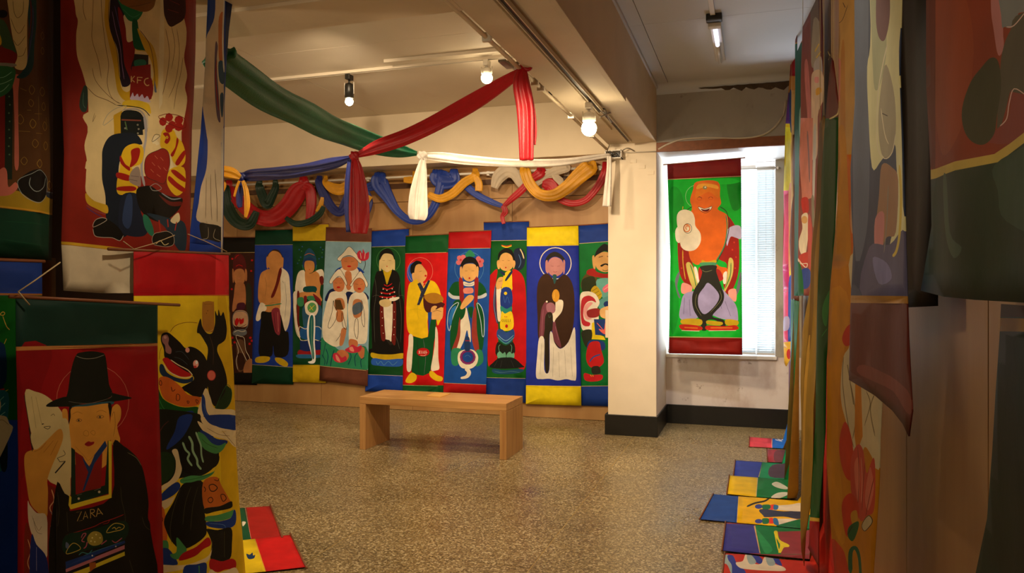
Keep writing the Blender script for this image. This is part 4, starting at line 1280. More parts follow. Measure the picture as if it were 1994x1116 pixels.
leftb(-2.33, 'tall red painting of a cream robed figure holding a striped rooster, cream bottom band', [(118, None, 3.2), (402, None, 3.2), (395, 100), (384, 250), (378, 400), (372, 495), (300, 520), (262, 571), (200, 571), (128, 566), (124, 470), (126, 300), (122, 120)], art((120, 0, .2241), """
8a2418 p -100,-900 1500,-900 1500,2600 -100,2600
e0cc98 s 90,-500 800,-500 960,-200 1080,180 1090,350 1070,500 1095,650 1080,760 1100,880 1060,1150 1000,1500 250,1500 255,1300 225,1150 235,1000 228,800 190,640 140,480 130,300 140,180 115,60
T 120 230 .33166
e0cc98 s 130,-20 280,-60 500,-60 600,100 480,300 300,400 270,520 150,450 140,350 145,250 132,160 155,60
T 120 0 .2241
6a5030 l 4 200,-200 180,60 210,180
6a5030 l 4 270,-200 262,200 265,350 320,520 350,680
6a5030 l 4 330,-200 340,100 380,400 410,560 400,720 440,850 520,905
6a5030 l 5 230,760 300,830 400,870 480,915
6a5030 l 4 270,590 300,700 400,820 500,900
6a5030 l 4 960,220 990,400 960,600
6a5030 l 5 905,250 940,450 920,650 880,830
6a5030 l 4 1010,250 1030,450 1000,700 940,850
6a5030 l 4 1060,500 1040,650 1010,780 990,950
6a5030 l 3 290,980 270,1060 300,1000
e8dcb4 p 880,-400 900,-400 890,400 880,900 850,950 840,400
d0a820 s 380,-400 430,-400 410,0 405,150 430,300 480,450 500,620 520,760 560,800 590,780 600,740 600,870 540,870 490,800 470,700 450,560 400,350 365,180 370,0
K l 4 405,0 400,150 430,300 475,440 500,650 530,760
24182a s 430,-100 500,30 540,150 555,300 600,360 620,560 600,700 570,750 520,740 500,600 480,430 420,280 405,150
8a6a9a l 5 430,100 460,250 500,400 520,560 540,690
5a4a8a l 5 450,50 480,180 510,300 545,480
8a1c18 s 480,60 530,160 560,350 620,360 620,480 600,620 770,680 770,860 600,880 590,700 540,560 520,380 490,200
e8dcb4 s 530,130 640,190 620,330 560,365 545,250
1c7a4a s 470,-20 520,100 570,180 640,180 690,110 660,100 560,60 500,20
0f5a38 s 600,180 640,180 660,280 720,360 760,450 700,440 620,420 600,300
4aa070 l 4 520,80 600,150 670,120
8a5a20 s 460,-200 820,-200 810,20 760,90 690,105 620,85 540,50 490,0
5a3a14 l 4 560,60 660,50 770,20
d0a820 s 640,250 700,320 780,400 820,520 835,680 820,780 780,720 790,640 760,520 700,420
4a1c18 l 5 660,260 740,370 780,500 800,660 805,760
5a6a8a s 800,700 820,780 820,805 800,790
K p 620,470 740,480 740,580 600,590
24705a s 620,530 700,520 720,560 640,600
Y L 6 625,435 740,450
8a1c18 p 600,580 760,560 775,860 600,880
d8b878 L 8 598,662 598,715
d8b878 L 7 625,662 600,690 625,715
d8b878 L 8 648,725 648,672 690,675
d8b878 L 7 648,697 680,700
d8b878 l 8 745,680 715,690 708,720 730,745 752,738
c8b8d8 s 600,830 612,805 625,840 650,815 665,845 690,820 710,855 735,835 755,870 755,890 600,870
e0c030 s 540,880 640,870 740,900 765,940 765,990 680,935 540,930
K l 8 480,915 600,925 700,950 760,1010
a8a898 c 5 370,1090 400,1000 480,940 560,930
a8a098 l 16 540,955 640,950 700,990 725,1060 730,1150
c8a020 p 455,1000 525,960 525,1200 455,1200
141c1c s 520,980 620,960 690,1000 715,1120 520,1150
8a4a3a l 8 540,1040 690,1045
T 120 230 .33166
c8a020 p 305,-10 345,-10 345,90 310,90
141c1c p 345,-10 465,-10 470,100 345,100
8a8a7a d 6 440,40 445,65 440,90 370,60
5a7a4a l 6 370,20 380,70
8a4a3a l 8 350,10 460,15
a8a8b0 l 14 478,-20 488,100 470,200 455,300 470,400
c8c0b0 l 8 495,-20 500,60
16202e s 235,260 240,180 280,110 350,88 430,95 465,150 430,160 370,190 335,260 330,350 360,440 350,560 400,650 355,700 320,640 265,600 255,460 235,360
e0b820 s 335,300 345,220 370,170 420,150 465,170 470,220 450,270 400,290 420,320 395,360 430,400 425,440 380,450 325,445 318,380
a01c14 s 400,190 440,175 450,200 430,260 390,290 400,240
a01c14 s 340,220 365,270 390,290 385,310 340,265
a01c14 s 320,320 370,330 400,350 380,370 320,350
a01c14 s 325,405 400,400 425,415 400,430 325,425
9a8a80 s 400,310 440,290 450,390 430,400 385,370
6a5a5a l 3 385,360 430,370
6a5a5a l 3 395,340 440,345
1c2438 s 350,450 430,450 450,560 490,640 470,690 400,695 340,660 330,560
2e4068 s 370,460 400,460 400,600 380,650 350,600
e0b820 s 590,85 620,62 670,70 690,110 720,140 738,200 735,260 700,285 665,255 650,215 610,190 580,160
a01c14 d 26 600,20 640,-5 660,40 700,10 640,60 700,50
7a1410 c 4 575,0 600,-20 640,-25 700,-15 735,10 725,60
a01c14 s 600,90 635,85 650,120 630,150 610,140 620,115
e0b820 d 9 628,112
K d 3 628,112
a01c14 s 690,115 700,140 670,220 650,215 680,170
a01c14 s 730,190 738,215 700,275 680,260
e8dcb4 s 525,125 545,100 575,110 560,130 575,150 555,160 545,150 530,150
K c 3 525,140 545,98 580,105
e8dcb4 s 640,210 660,260 670,310 645,320 640,260
922018 s 560,190 600,178 635,200 645,260 630,320 650,345 600,385 540,370 480,340 475,260 500,215
K c 3 560,190 600,178 635,200 645,260 630,320 600,385 540,370 480,340 475,260 500,215
c87858 l 3 540,220 560,240
c87858 l 3 580,230 600,250
c87858 l 3 520,260 540,280
c87858 l 3 560,280 580,300
c87858 l 3 600,290 620,310
c87858 l 3 510,300 530,320
c87858 l 3 550,330 575,345
e0b820 s 645,300 730,290 735,400 715,440 680,455 640,420 620,370
a01c14 s 650,310 680,305 735,350 735,375 690,350
a01c14 s 640,340 690,380 735,415 725,435 680,410 630,365
14120e s 425,420 470,400 510,400 560,430 640,460 715,470 705,520 660,570 590,610 520,600 460,560 430,500
9a9a94 l 4 500,405 540,385 580,410 560,425 520,425 505,405
8a9aa8 l 7 580,440 650,475 710,470
6a2018 s 560,450 640,490 710,490 700,515 630,510
2a7a60 s 460,570 490,580 520,640 525,690 500,685 470,640
24384a s 480,560 640,590 730,620 735,770 690,770 600,640
e8dcb4 s 640,600 690,555 700,600 670,620
14120e s 515,710 530,680 570,670 620,665 660,690 662,740 620,755 560,750 525,740
b8b0a0 c 3 515,710 530,680 570,670 620,665 660,690 662,740 620,755 560,750 525,740
b03020 l 8 560,600 570,670
b03020 l 8 620,595 625,640
b03020 l 6 680,610 670,660
d8c890 l 5 540,740 570,720 600,745 630,735
c8a428 s 140,440 180,480 230,500 268,515 268,560 210,535 150,500
8a4040 l 8 145,510 200,545 260,565
4a3a70 l 5 145,525 200,560 240,580
14120e s 190,640 200,600 240,585 280,600 330,640 358,690 340,718 300,705 230,700 195,680
b8b0a0 c 3.5 190,640 200,600 240,585 265,600
b8b0a0 l 3.5 188,650 200,690 240,700 300,703 340,720 358,690
T 120 0 .2241
3a1410 s 910,-300 1060,-300 1090,0 1080,150 1010,210 950,230 910,170 890,60
8a3028 l 4 950,0 1040,40
8a3028 l 4 930,80 1030,110
2a4038 s 200,745 228,760 232,850 220,960 180,970 158,920 170,830
5a8a7a l 3 195,800 190,900 210,940
T 120 230 .33166
c8a028 p -30,722 60,728 300,755 440,775 440,790 300,774 60,745 -30,738
d8ccb0 p -60,740 60,747 300,775 760,800 760,1200 -60,1200
""".replace('T 120 0 .2241\n3a1410', 'T 120 0 .2241\n3a1410')), 'r', GU, amp=.010, curl=(.86, .5), wires=ZC - .001)

leftb(-2.40, 'narrow blue painting of a long white robe, turned aside behind the rooster painting', [(404, None, 3.2), (452, None, 3.2), (453, 0), (446, 60), (440, 140), (437, 200), (435, 470), (434, 494), (366, 492), (378, 380), (390, 260), (400, 120), (406, 0)], art((120, 0, .2241), """
2c4a9a p 1150,-900 1600,-900 1600,2600 1050,2600
T 120 230 .33166
2444a8 p 700,-100 1000,-100 1000,900 700,900
dccdb0 s 850,-60 925,-60 935,100 945,300 945,560 935,640 880,625 790,600 800,500 815,400 850,300 860,180 855,60
T 120 0 .2241
dccdb0 s 1340,-500 1420,-500 1410,60 1400,300 1405,600 1400,1200 1300,1300 1240,1050 1220,870 1240,560 1260,330 1300,240 1340,80
6a5a70 s 1340,380 1360,400 1350,560 1370,900 1380,1060 1350,1000 1330,700
a02c2c l 7 1350,520 1342,700 1365,960
c88050 s 1370,150 1408,130 1405,530 1370,520 1365,330
3c5a78 s 1365,540 1410,550 1410,720 1370,700
3c5a78 s 1375,830 1405,820 1400,1000 1385,1000
T 120 230 .33166
6a5a40 l 3 880,330 880,480 885,600
6a5a40 l 3 905,300 915,480 915,610
6a5a40 l 3 850,350 845,480 840,590
K s 805,618 850,620 935,640 935,725 870,715 820,710 808,680
b0a890 l 3 860,640 858,700 820,712
b0a890 l 3 905,650 895,700 935,722
2444a8 p 738,730 935,745 935,820 738,820
T 430 0 .2007
0c1c50 p 45,-900 140,-900 120,0 105,160 90,380 70,500 62,640 48,500 45,0
e0e4dc l 14 30,700 20,400 32,0 30,-400
T 120 230 .33166
d8d4c8 p 940,60 952,60 945,900 936,900
"""), 'b', GU, amp=.004, wires=ZC - .001)

leftb(-2.37, 'dark blue banded lower painting of a green figure at the far left edge', [(-170, 500), (81, 509), (80, 575), (76, 800), (72, None, .03), (-170, None, .03)], art((0, 300, .3047), """
1c3a8a p -700,500 300,500 300,880 -700,880
1c3a8a L 1 0,0 1,1
b07030 p -700,880 300,893 300,905 -700,895
0c5a14 p -700,900 300,905 300,1700 -700,1700
T 0 560 .5
y L .1 0,0 1,1
c8a040 c 3 0,105 10,95 18,100 12,108
c8a040 l 3 10,110 25,150 38,165
c8a040 l 2.5 18,220 26,200
0c2a50 s -40,220 10,215 25,250 30,330 20,380 -40,400
0c2a50 p -60,380 20,385 14,400 -60,412
a02818 p -60,412 22,392 22,410 -60,440
d8c030 l 2.5 -20,430 36,398
1c6a7a s -40,440 36,410 30,560 20,700 -40,700
8ad0c0 l 2.5 0,445 20,425
8ad0c0 l 2.5 5,470 25,450
8ad0c0 l 2.5 5,500 25,485
d8cca0 s -60,440 0,435 8,470 -5,520 10,560 -60,600
102030 s 5,560 30,520 30,700 5,700
d8cca0 s -60,520 20,500 40,530 50,560 -20,700 -60,700
8a7a5a l 2 -20,540 10,515 38,535
""".replace('1c3a8a L 1 0,0 1,1\n', '').replace('y L .1 0,0 1,1\n', '')), 'b', GLO, strings=None)

leftb(-2.44, 'unpainted ochre back of a hanging cloth, seen in the gap left of the cream band', [(80, 500), (109, 503), (109, None, .9), (84, None, .9)], [], '9a6a20', GLO, rods=False, amp=.003)

leftb(-2.30, 'yellow painting of a black pig-snouted beast in patterned robes, red top band', [(262, 487), (445, 495), (448, 600), (454, 700), (460, 850), (467, 980), (480, 1116), (484, None, .02), (262, None, .02)], art((290, 560, .2509), """
y p -300,40 1400,40 1400,3300 -300,3300
e0b818 s 540,60 600,60 640,500 700,1200 760,2400 600,2400 560,1200
c01820 p -300,-500 1400,-500 1400,60 -300,68
d82830 p 520,-500 1400,-500 1400,55 520,60
e8c040 l 2.5 -120,66 640,58
7a3018 l 4 165,345 200,300 260,275 320,270 375,275
7a3018 l 3 80,560 85,500 100,460
b8802c s 415,130 430,112 460,105 500,110 512,130 512,330 495,348 440,345 415,320
8a5a18 l 3 430,130 495,128
6a4010 d 4 460,180 450,200
e8c860 l 3 420,330 460,345 505,325
141210 s 375,300 400,240 412,300 440,345 470,360 500,345 520,270 520,180 540,220 548,170 565,220 585,190 600,240 605,260 612,330 600,400 570,430 540,450 535,500 570,580 600,680 605,760 580,850 540,920 490,905 450,780 440,600 455,480 430,420 390,360 368,350
6a4a30 l 3 470,370 500,470 495,600
1c3c1c s 600,760 640,800 635,880 600,935 550,945 510,930 560,860 590,810
2a6a3a c 4 600,760 640,800 635,880 600,935 550,945 520,930
141210 s 95,380 110,355 150,350 190,380 240,430 275,470 310,458 370,480 430,540 460,640 450,760 420,840 340,845 280,810 240,780 330,720 320,680 250,650 160,570 120,540 115,480 95,420
9a6a68 s 105,380 140,365 155,400 150,440 172,480 165,515 130,500 125,450 105,420
c89890 e 127 385 12 14
3a4a50 l 4 190,540 240,555 290,600
3a4a50 l 4 200,500 250,500 300,560
f5b0a0 e 290 485 16 20
1c1c18 l 3 270,505 300,508
f5b0a0 e 352 592 22 30
W e 358 580 10 14
c83838 e 345 615 12 10
e87868 e 480 682 34 38
c83838 o 5 480 682 34 38
1a3458 s 85,600 110,600 140,660 210,700 290,710 325,690 325,725 260,745 180,720 110,690 82,650
c01c20 s 105,560 120,545 150,550 190,590 260,640 310,670 300,690 230,690 160,650 120,590
f0e0b0 l 7 118,600 140,640 200,680 260,700 320,690
f0e0b0 l 7 165,560 220,600 290,640 325,680
e07028 s 75,720 110,690 170,710 240,770 290,830 380,850 395,880 360,915 260,925 180,900 110,850
5a2010 c 5 90,720 100,740 95,760 80,745
5a2010 l 6 170,770 180,805 200,790
5a2010 c 5 210,830 230,835 230,870 210,875
5a2010 c 5 285,880 300,885 292,900
5a2010 c 5 350,870 370,880 360,900
0f5a20 s 70,780 110,860 190,910 270,930 360,925 380,960 330,1010 220,1050 150,1020 90,960
3a9a4a l 4 80,860 130,950 240,980
3a9a4a l 4 90,930 160,1010 230,1030
141c14 s 80,950 160,1010 240,1040 380,980 400,1150 70,1150
f0e0b0 s 430,780 470,850 500,930 560,945 660,950 690,1010 700,1100 560,1120 480,1130 400,1080 365,980 390,880
8a6a3a l 3 420,850 440,960 500,1050
1a3c90 s 400,830 425,860 440,960 500,1020 560,1030 660,1010 690,1040 690,1090 600,1085 500,1070 440,1030 400,950
5a8ad0 l 3 415,900 440,980 520,1050
1a3c90 s 240,980 290,960 330,960 330,1000 280,1100 220,1116 230,1060
e06858 s 255,990 280,965 305,975 300,1010 270,1045 258,1040
T 290 820 .26527
141c14 s -50,-60 330,-60 380,10 500,150 520,250 480,340 380,400 230,420 100,480 60,560 60,300
1a3c90 s 220,-30 310,-40 250,110 155,205 140,190 190,80
5a2a2a l 5 70,120 110,40 150,0
f0e0b0 s 345,0 420,40 480,75 560,80 640,60 655,185 620,180 580,140 500,120 400,80
8a6a3a l 3 420,50 520,100 600,110
8a6a3a l 3 540,70 600,140 640,185
1a3c90 s 400,-40 640,-40 650,60 580,60 500,40 440,-10
1a3c90 s 370,65 440,95 500,130 580,145 560,180 490,180 430,140 385,110
4a9a5a s 350,80 400,100 460,160 520,180 570,160 550,210 500,240 430,220 370,180 355,130
1c3c24 l 3 380,130 430,170 510,200
0f120e s 240,170 340,150 440,240 520,250 500,330 380,380 300,395 230,340 220,240
9ac8a0 l 14 245,155 265,210 290,240 280,280 310,330
9ac8a0 l 16 285,110 310,160 315,220 345,280 350,320 378,355
9ac8a0 l 13 335,80 355,130 375,180 380,250 395,305
4a9a5a s 230,430 300,400 380,400 480,370 495,340 480,380 440,410 360,440 250,460
2c7a3c l 5 240,440 340,420 470,385
f0e0b0 s 175,220 210,210 230,300 240,360 215,430 170,470 110,510 105,480 160,440 195,380 200,290
1c3c1c s 80,250 160,235 195,290 180,400 100,470 60,460
1a3c90 s 100,540 200,450 230,480 190,540 100,590
f0e0b0 s 95,600 180,560 195,545 160,620 90,660
e07028 s 80,660 120,650 140,850 120,900 80,900
5a2010 c 5 95,700 110,720 100,745
141410 s 240,470 300,450 390,450 395,650 410,780 390,850 250,940 180,900 130,800 120,720 180,600
4a4a34 l 3 230,500 190,620 160,780 170,900
4a4a34 l 3 300,480 260,600 240,760
4a4a34 l 3 350,480 310,620 290,800
d07024 s 390,450 500,410 540,480 590,570 600,600 520,640 400,650
1a0c08 c 7 440,475 475,465 505,490 480,515 450,510
1a0c08 c 6 430,570 455,560 468,580 450,600 430,590
1a0c08 c 6 530,545 555,540 570,570 545,590
1a0c08 l 6 395,480 410,500 400,520
1a0c08 l 5 480,430 510,440 520,420
141410 s 400,640 520,625 600,590 615,605 600,640 480,665 405,680
4a9a5a s 410,700 500,690 600,660 620,650 610,700 540,730 410,735
1a3c90 s 410,740 520,735 600,710 625,650 640,680 630,760 560,790 430,775
5a8ad0 l 3 430,750 540,760 560,785
141410 s 410,790 500,800 600,785 605,900 590,1010 500,1030 440,1010 450,900 430,840
4a4a34 l 3 550,810 550,1000
4a9a5a s 85,890 140,880 145,950 85,950
1a3c90 s 90,950 150,940 210,1040 180,1060 90,1060
4a9a5a s 200,855 240,900 265,950 220,1010 180,1010 160,980 200,960
b81420 s 410,855 440,870 440,910 380,940 320,990 220,1025 240,970 330,920
f0e0b0 s 455,880 450,940 420,990 360,1020 280,1050 200,1060 90,1060 90,1116 200,1100 300,1070 400,1040 445,980
b81420 s 430,1040 450,1010 530,1030 600,1010 635,1030 630,1080 560,1090 500,1110 440,1085
f0e0b0 s 440,1090 500,1115 570,1095 640,1080 660,1200 430,1200
1a3c90 s 250,1070 330,1050 405,1040 410,1116 400,1200 260,1200
4a9a5a l 8 350,1060 355,1150
"""), 'y', GLO, amp=.009, rod=(.12, .01))

leftb(-2.22, 'red painting of a man in black brimmed hat holding a fan, dark green top band', [(32, 578), (306, 592), (308, 700), (312, 900), (318, 1060), (320, None, .03), (38, None, .03), (36, 900)], art((20, 560, .2688), """
12352c p -60,0 1200,0 1200,430 -60,440
9a1016 p -60,440 1200,415 1200,3300 -60,3300
8c0e14 s 60,470 300,460 200,800 80,1400
c8884a p -60,432 1200,400 1200,418 -60,462
d08868 o 3 595 820 270 262
d8c890 s 105,765 180,755 260,790 340,870 400,980 420,1116 420,1400 250,1250 160,1116
K L 5 100,780 160,1200
8a7a4a l 2 150,790 190,1116
8a7a4a l 2 180,790 240,1116
K L 9 220,988 338,1010
K l 3 280,930 300,915 310,930
K L 4 225,1020 262,1080
K L 4 250,1048 330,1052
141a12 s 480,490 530,468 600,462 660,470 695,490 712,600 722,700 738,790 560,840 405,830 415,740 440,600
8a8a7a l 4 478,495 540,515 620,512 690,488
6a6a5a l 3 410,825 560,840 700,810 738,790 738,760
141a12 s 252,862 300,820 400,790 420,830 560,845 730,800 735,765 800,778 888,800 830,815 740,830 560,870 400,862
2a5a6a s 415,870 500,850 735,825 735,850 600,862 450,870
1a1208 s 418,870 440,870 428,1000 412,1010
1a1208 s 705,845 735,845 738,960 722,920
e0a040 s 440,870 560,860 700,840 712,860 722,950 725,1116 710,1260 640,1320 560,1330 480,1300 440,1240 415,1116 412,1010 428,940
e0a040 s 365,890 390,878 405,900 408,990 395,1000 370,960
e0a040 s 735,900 750,860 780,845 805,880 800,950 775,1000 785,1060 795,1100 780,1150 740,1140 720,1050
8a5a20 l 2.5 735,940 755,900 760,1000 745,1080
a06a28 l 3 440,920 480,900 520,915
a06a28 l 3 625,905 660,890 700,905
4a4030 c 3 470,965 490,950 515,960 495,972
4a4030 d 8 490,962 652,938
4a4030 c 3 628,940 650,926 680,935 655,948
b07828 c 3 525,1050 545,1035 565,1050 560,1075 530,1070
b07828 c 3 580,1050 600,1035 615,1050 605,1070
T 20 830 .2562
e0a040 s 450,100 740,90 700,180 640,230 600,305 560,240 480,190
b07828 l 2.5 480,150 560,230 590,260 640,215 700,150
a01820 s 560,135 590,115 610,120 635,118 632,135 600,152 575,150
5a0c10 l 2 565,135 600,132 632,125
d8c890 s 150,60 250,-20 410,-60 440,60 450,200 445,400 438,535 340,450 270,400 180,200
K c 4 245,5 290,0 275,20 255,15
K l 4 340,240 400,215 385,180
K L 5 340,240 360,270 405,265
K L 10 325,355 400,268
d0953c s 105,300 110,210 160,180 200,170 260,110 340,30 375,25 385,90 350,190 310,280 270,400 275,500 270,690 200,650 150,580 125,450
8a5a20 l 2.5 260,120 220,170 170,195
8a5a20 l 2.5 310,110 240,200
8a5a20 l 2.5 345,110 290,220
K L 5 135,10 160,190
d8ccb0 s 135,570 150,600 200,660 270,690 275,980 240,970 200,900 160,800 140,700
6a5a3a l 2.5 175,700 200,800 240,820
6a5a3a l 2.5 165,680 210,790 235,760
7a2414 p 275,440 330,470 340,1200 275,1200
d8a070 l 8 300,480 320,560 290,620 320,700 300,760 325,820
3a3a70 l 4 285,640 330,700 290,780
d8a070 l 8 320,850 290,900 325,950 295,1010 330,1060 300,1116
7a2414 s 120,760 160,820 180,1200 120,1200
d8a070 l 5 140,860 160,950 140,1040 165,1116
1c2c70 s 165,830 200,900 270,1000 275,1200 160,1200
8a8ab8 l 3 200,920 200,1100
14120c s 330,470 400,510 440,540 440,620 480,640 770,540 780,130 860,150 960,230 1010,320 1040,450 1060,580 1060,700 1080,800 1080,1300 340,1300
4a4a34 l 3 840,460 850,560 880,680 885,800
4a4a34 l 3 1015,690 1040,760 1075,790
8a8a60 l 3 890,200 960,240 1000,300
4a4a34 l 3 345,500 360,640 350,760
4a4a34 l 3 420,650 430,800
4a4a34 l 3 920,1020 950,1116
0f2c1c p 450,160 480,180 490,520 720,450 740,110 760,110 760,510 450,600
e8d030 p 438,520 455,540 452,595 750,520 745,110 770,115 772,545 450,632 432,600
8a1c18 p 480,190 545,230 590,310 700,170 690,470 500,510
1c3a70 p 540,235 600,310 640,215 720,110 735,150 640,280 560,490 545,490 590,350 560,290
c8c0a0 d 10 515,550 678,500
d8c890 d 4 515,550 678,500
8a8a80 l 2 500,525 540,515
8a8a80 l 2 640,490 690,470
c8a85a L 5 498,655 540,648 505,722 548,716
c8a85a L 5 555,710 572,648 592,700
c8a85a L 4 560,690 588,684
c8a85a L 5 615,700 612,632
c8a85a l 5 612,634 640,635 640,655 614,662
c8a85a L 5 620,662 652,690
c8a85a L 5 660,688 672,625
c8a85a L 5 672,625 708,672
c8a85a L 4 662,668 695,660
a01c20 l 5 420,825 520,800 640,765 700,735 800,700 870,672
a01c20 l 4 710,745 750,735 760,710
0c3020 s 410,830 620,790 880,720 885,860 640,930 410,970
d0b84a c 5 740,810 760,770 800,740 850,745 875,760 860,785 800,800
d0b84a l 5 780,780 800,770 810,785 830,770 850,775
a89a40 s 590,850 620,810 660,800 700,820 712,870 690,900 640,910 600,890
e8e090 d 6 630,850 660,825 690,850 650,880 620,875
c05a70 l 7 540,850 555,820 580,820 545,870 570,880
c05a70 l 8 560,930 580,915 590,880
c05a70 l 7 780,870 810,885 860,850
c05a70 l 7 700,900 740,870
d0b84a c 5 420,970 430,930 470,890 510,900 535,930 500,950
5a6a8a s 415,880 440,900 430,930 412,920
3a8a8a l 6 520,980 550,960 600,970 630,940
1c3a80 p 410,1030 640,960 880,870 885,890 650,985 412,1060
3a7a9a l 4 560,985 700,935 860,880
c07888 p 410,1085 640,1000 880,905 880,935 650,1025 412,1110
d8d8c8 d 6 470,1050 630,985 810,915
1c3a80 p 412,1060 650,985 650,1000 412,1085
d8c830 p 460,1116 600,1070 880,955 882,985 650,1080 520,1160 400,1160
a85a20 p 605,1040 655,1035 660,1070 610,1110
"""), 'c', GLO, amp=.009, rod=(.02, .12), strings=[[(52, 594), (40, 580), (30, 568)], [(30, 568), (60, 548), (112, 511)]])
# strings and stick between the upper and lower rows
tt = empty('string_ties', tuple(at_x(400, 470, -2.26)), 'thin pale strings tied across the top of the red banded beast painting', 'string')
P_ = lambda *q: [at_x(u, v, -2.26) for u, v in q]
tubeo('string', P_((262, 486), (240, 470)), .0018, M['string'], tt, 5); tubeo('string', P_((258, 486), (300, 474), (340, 458)), .0018, M['string'], tt, 5)
tubeo('string', P_((366, 456), (400, 470), (442, 490)), .0018, M['string'], tt, 5)

# two paintings trailing over the floor past the partition end
def floorb(label, outline, shapes, base, z=.006, group='paintings trailing on the floor'):
    q = lambda u, v: (lambda p: (p.x, p.y))(at_z(u, v, z))
    SEED[0] += 1; ph = SEED[0]
    ol = [q(*p) for p in outline]
    mp = lambda x, y: Vector((x, y, z + .002 * (1 + math.sin(x * 14 + ph) * math.sin(y * 11 + ph))))
    c = sum((Vector((p[0], p[1], 0)) for p in ol), Vector((0, 0, 0))) / len(ol)
    r = empty('painting_on_floor', (c.x, c.y, z), label, 'banner', group)
    cloth_mesh('painted_cloth', ol, [(c_, [q(*p) for p in poly]) for c_, poly, _ in shapes], mp, PAL.get(base, base), .06, .002, r, front=Vector((0, 0, 1)))
    a, b = Vector((ol[0][0], ol[0][1], z + .004)), Vector((ol[1][0], ol[1][1], z + .004)); d = (b - a).normalized()
    tubeo('hem_rod', [a - d * .02, b + d * .02], .005, M['stick'], r, 8)
    return r
floorb('dark red ended painting trailing on the floor behind the yellow beast painting', [(527, 986), (549, 1046), (440, 1056), (430, 992)], art((290, 820, .26527), """
b02420 p 700,500 1200,500 1200,1000 700,1000
1c5a3a p 200,500 715,640 750,870 200,1100
w s 685,740 712,745 690,775
d88070 L 4 705,630 750,865
"""), 'g', .005)
floorb('bright red ended painting trailing on the floor nearest the yellow beast painting', [(566, 1042), (596, 1105), (440, 1122), (440, 1056)], art((290, 820, .26527), """
y p 0,800 800,850 860,1300 0,1300
d81c20 p 775,850 1300,700 1300,1300 860,1110
e8a050 L 4 775,865 855,1105
1a3c6a s 715,980 740,985 760,970 765,990 780,985 770,1010 730,1015
"""), 'y', .007)
# ------------------------------------------------------------------ sashes strung across the room
GS = 'coloured sashes strung across the room'
sash('sash', 'long green sash stretched down from the upper left to the white knot', GS, [(425, 108, 3.75), (450, 138, 3.9), (560, 208, 4.6), (690, 268, 5.7), (770, 291, 6.05), (812, 299, 6.15)], [72, 66, 58, 44, 30, 9], FB['green'], 2.2, .32, seed=1)
rs = empty('sash', tuple(at(1000, 140, 4.8)), 'red sash sloping from the ring on the main beam to the hanging knot', 'sash', GS)
sash('stretched_cloth', '', None, [(1022, 134, 4.78), (985, 158, 4.9), (900, 212, 5.2), (800, 262, 5.5), (735, 287, 5.65), (695, 303, 5.7)], [11, 24, 34, 30, 26, 10], FB['red'], 2.4, .3, seed=2, parent=rs)
knot(690, 305, 5.7, 9, FB['red'], rs)
sash('hanging_tail', '', None, [(690, 305, 5.7), (694, 330, 5.68), (698, 380, 5.68), (700, 430, 5.68), (700, 455, 5.68)], [10, 24, 36, 38, 30], FB['red'], 1.7, .5, seed=3, parent=rs)
rv = empty('sash', tuple(at(1027, 200, 4.7)), 'red sash hanging straight down from the ring on the main beam', 'sash', GS)
sash('hanging_cloth', '', None, [(1019, 126, 4.75), (1013, 160, 4.72), (1022, 210, 4.72), (1025, 260, 4.72), (1026, 312, 4.72)], [13, 30, 33, 30, 28], FB['red'], 2.0, .4, seed=4, parent=rv)
sash('hanging_cloth', '', None, [(1024, 140, 4.74), (1036, 200, 4.74), (1041, 250, 4.74), (1040, 282, 4.74)], [6, 8, 9, 6], FB['red'], 1.5, .5, seed=5, parent=rv)
bm = bmesh.new(); c0 = at(1027, 125, 4.74); pts = []
for k in range(19):
    a = 2 * PI * k / 18; pts.append(c0 + RT * math.cos(a) * .028 + UP * math.sin(a) * .034)
tube(bm, pts, .013, 10, False); obj('ring_loop', bm, FB['red'], rv, True)
ns = empty('sash', tuple(at(580, 325, 6.3)), 'navy blue sash slung from the red knot to the far left knot', 'sash', GS)
sash('stretched_cloth', '', None, [(686, 306, 5.72), (650, 318, 5.9), (600, 329, 6.2), (540, 338, 6.6), (490, 341, 6.9), (473, 345, 7.0)], [8, 22, 24, 24, 24, 12], FB['navy'], 2.0, .45, seed=6, parent=ns)
sash('hanging_tail', '', None, [(682, 310, 5.76), (679, 350, 5.76), (678, 400, 5.76), (680, 452, 5.76)], [9, 14, 16, 12], FB['navy'], 1.5, .5, seed=7, parent=ns)
sash('hanging_tail', '', None, [(472, 350, 6.98), (467, 370, 6.98), (466, 395, 6.98), (468, 404, 6.98)], [8, 13, 12, 8], FB['navy'], 1.6, .5, seed=8, parent=ns)
knot(472, 346, 6.98, 9, FB['navy'], ns)
ys_ = empty('sash', tuple(at(450, 340, 7.0)), 'bright yellow sash bunched at the far left beside the blue knot', 'sash', GS)
sash('stretched_cloth', '', None, [(400, 333, 6.9), (430, 334, 6.9), (452, 338, 6.9), (468, 346, 6.92)], [18, 22, 22, 10], FB['yellow'], 2, .6, seed=9, parent=ys_)
sash('hanging_tail', '', None, [(473, 352, 6.9), (479, 372, 6.9), (481, 400, 6.9), (478, 424, 6.9)], [7, 10, 11, 5], FB['yellow'], 1.5, .5, seed=10, parent=ys_)
sash('hanging_tail', '', None, [(466, 352, 6.88), (461, 365, 6.88), (456, 383, 6.88)], [5, 5, 4], FB['yellow'], 1.3, .5, seed=12, parent=ys_)
sash('hanging_tail', '', None, [(430, 345, 6.95), (436, 360, 6.95), (432, 376, 6.95)], [8, 10, 5], FB['yellow'], 1.3, .5, seed=13, parent=ys_)
wsh = empty('sash', tuple(at(1000, 318, 6.7)), 'white sash drawn from the knot to the top of the column', 'sash', GS)
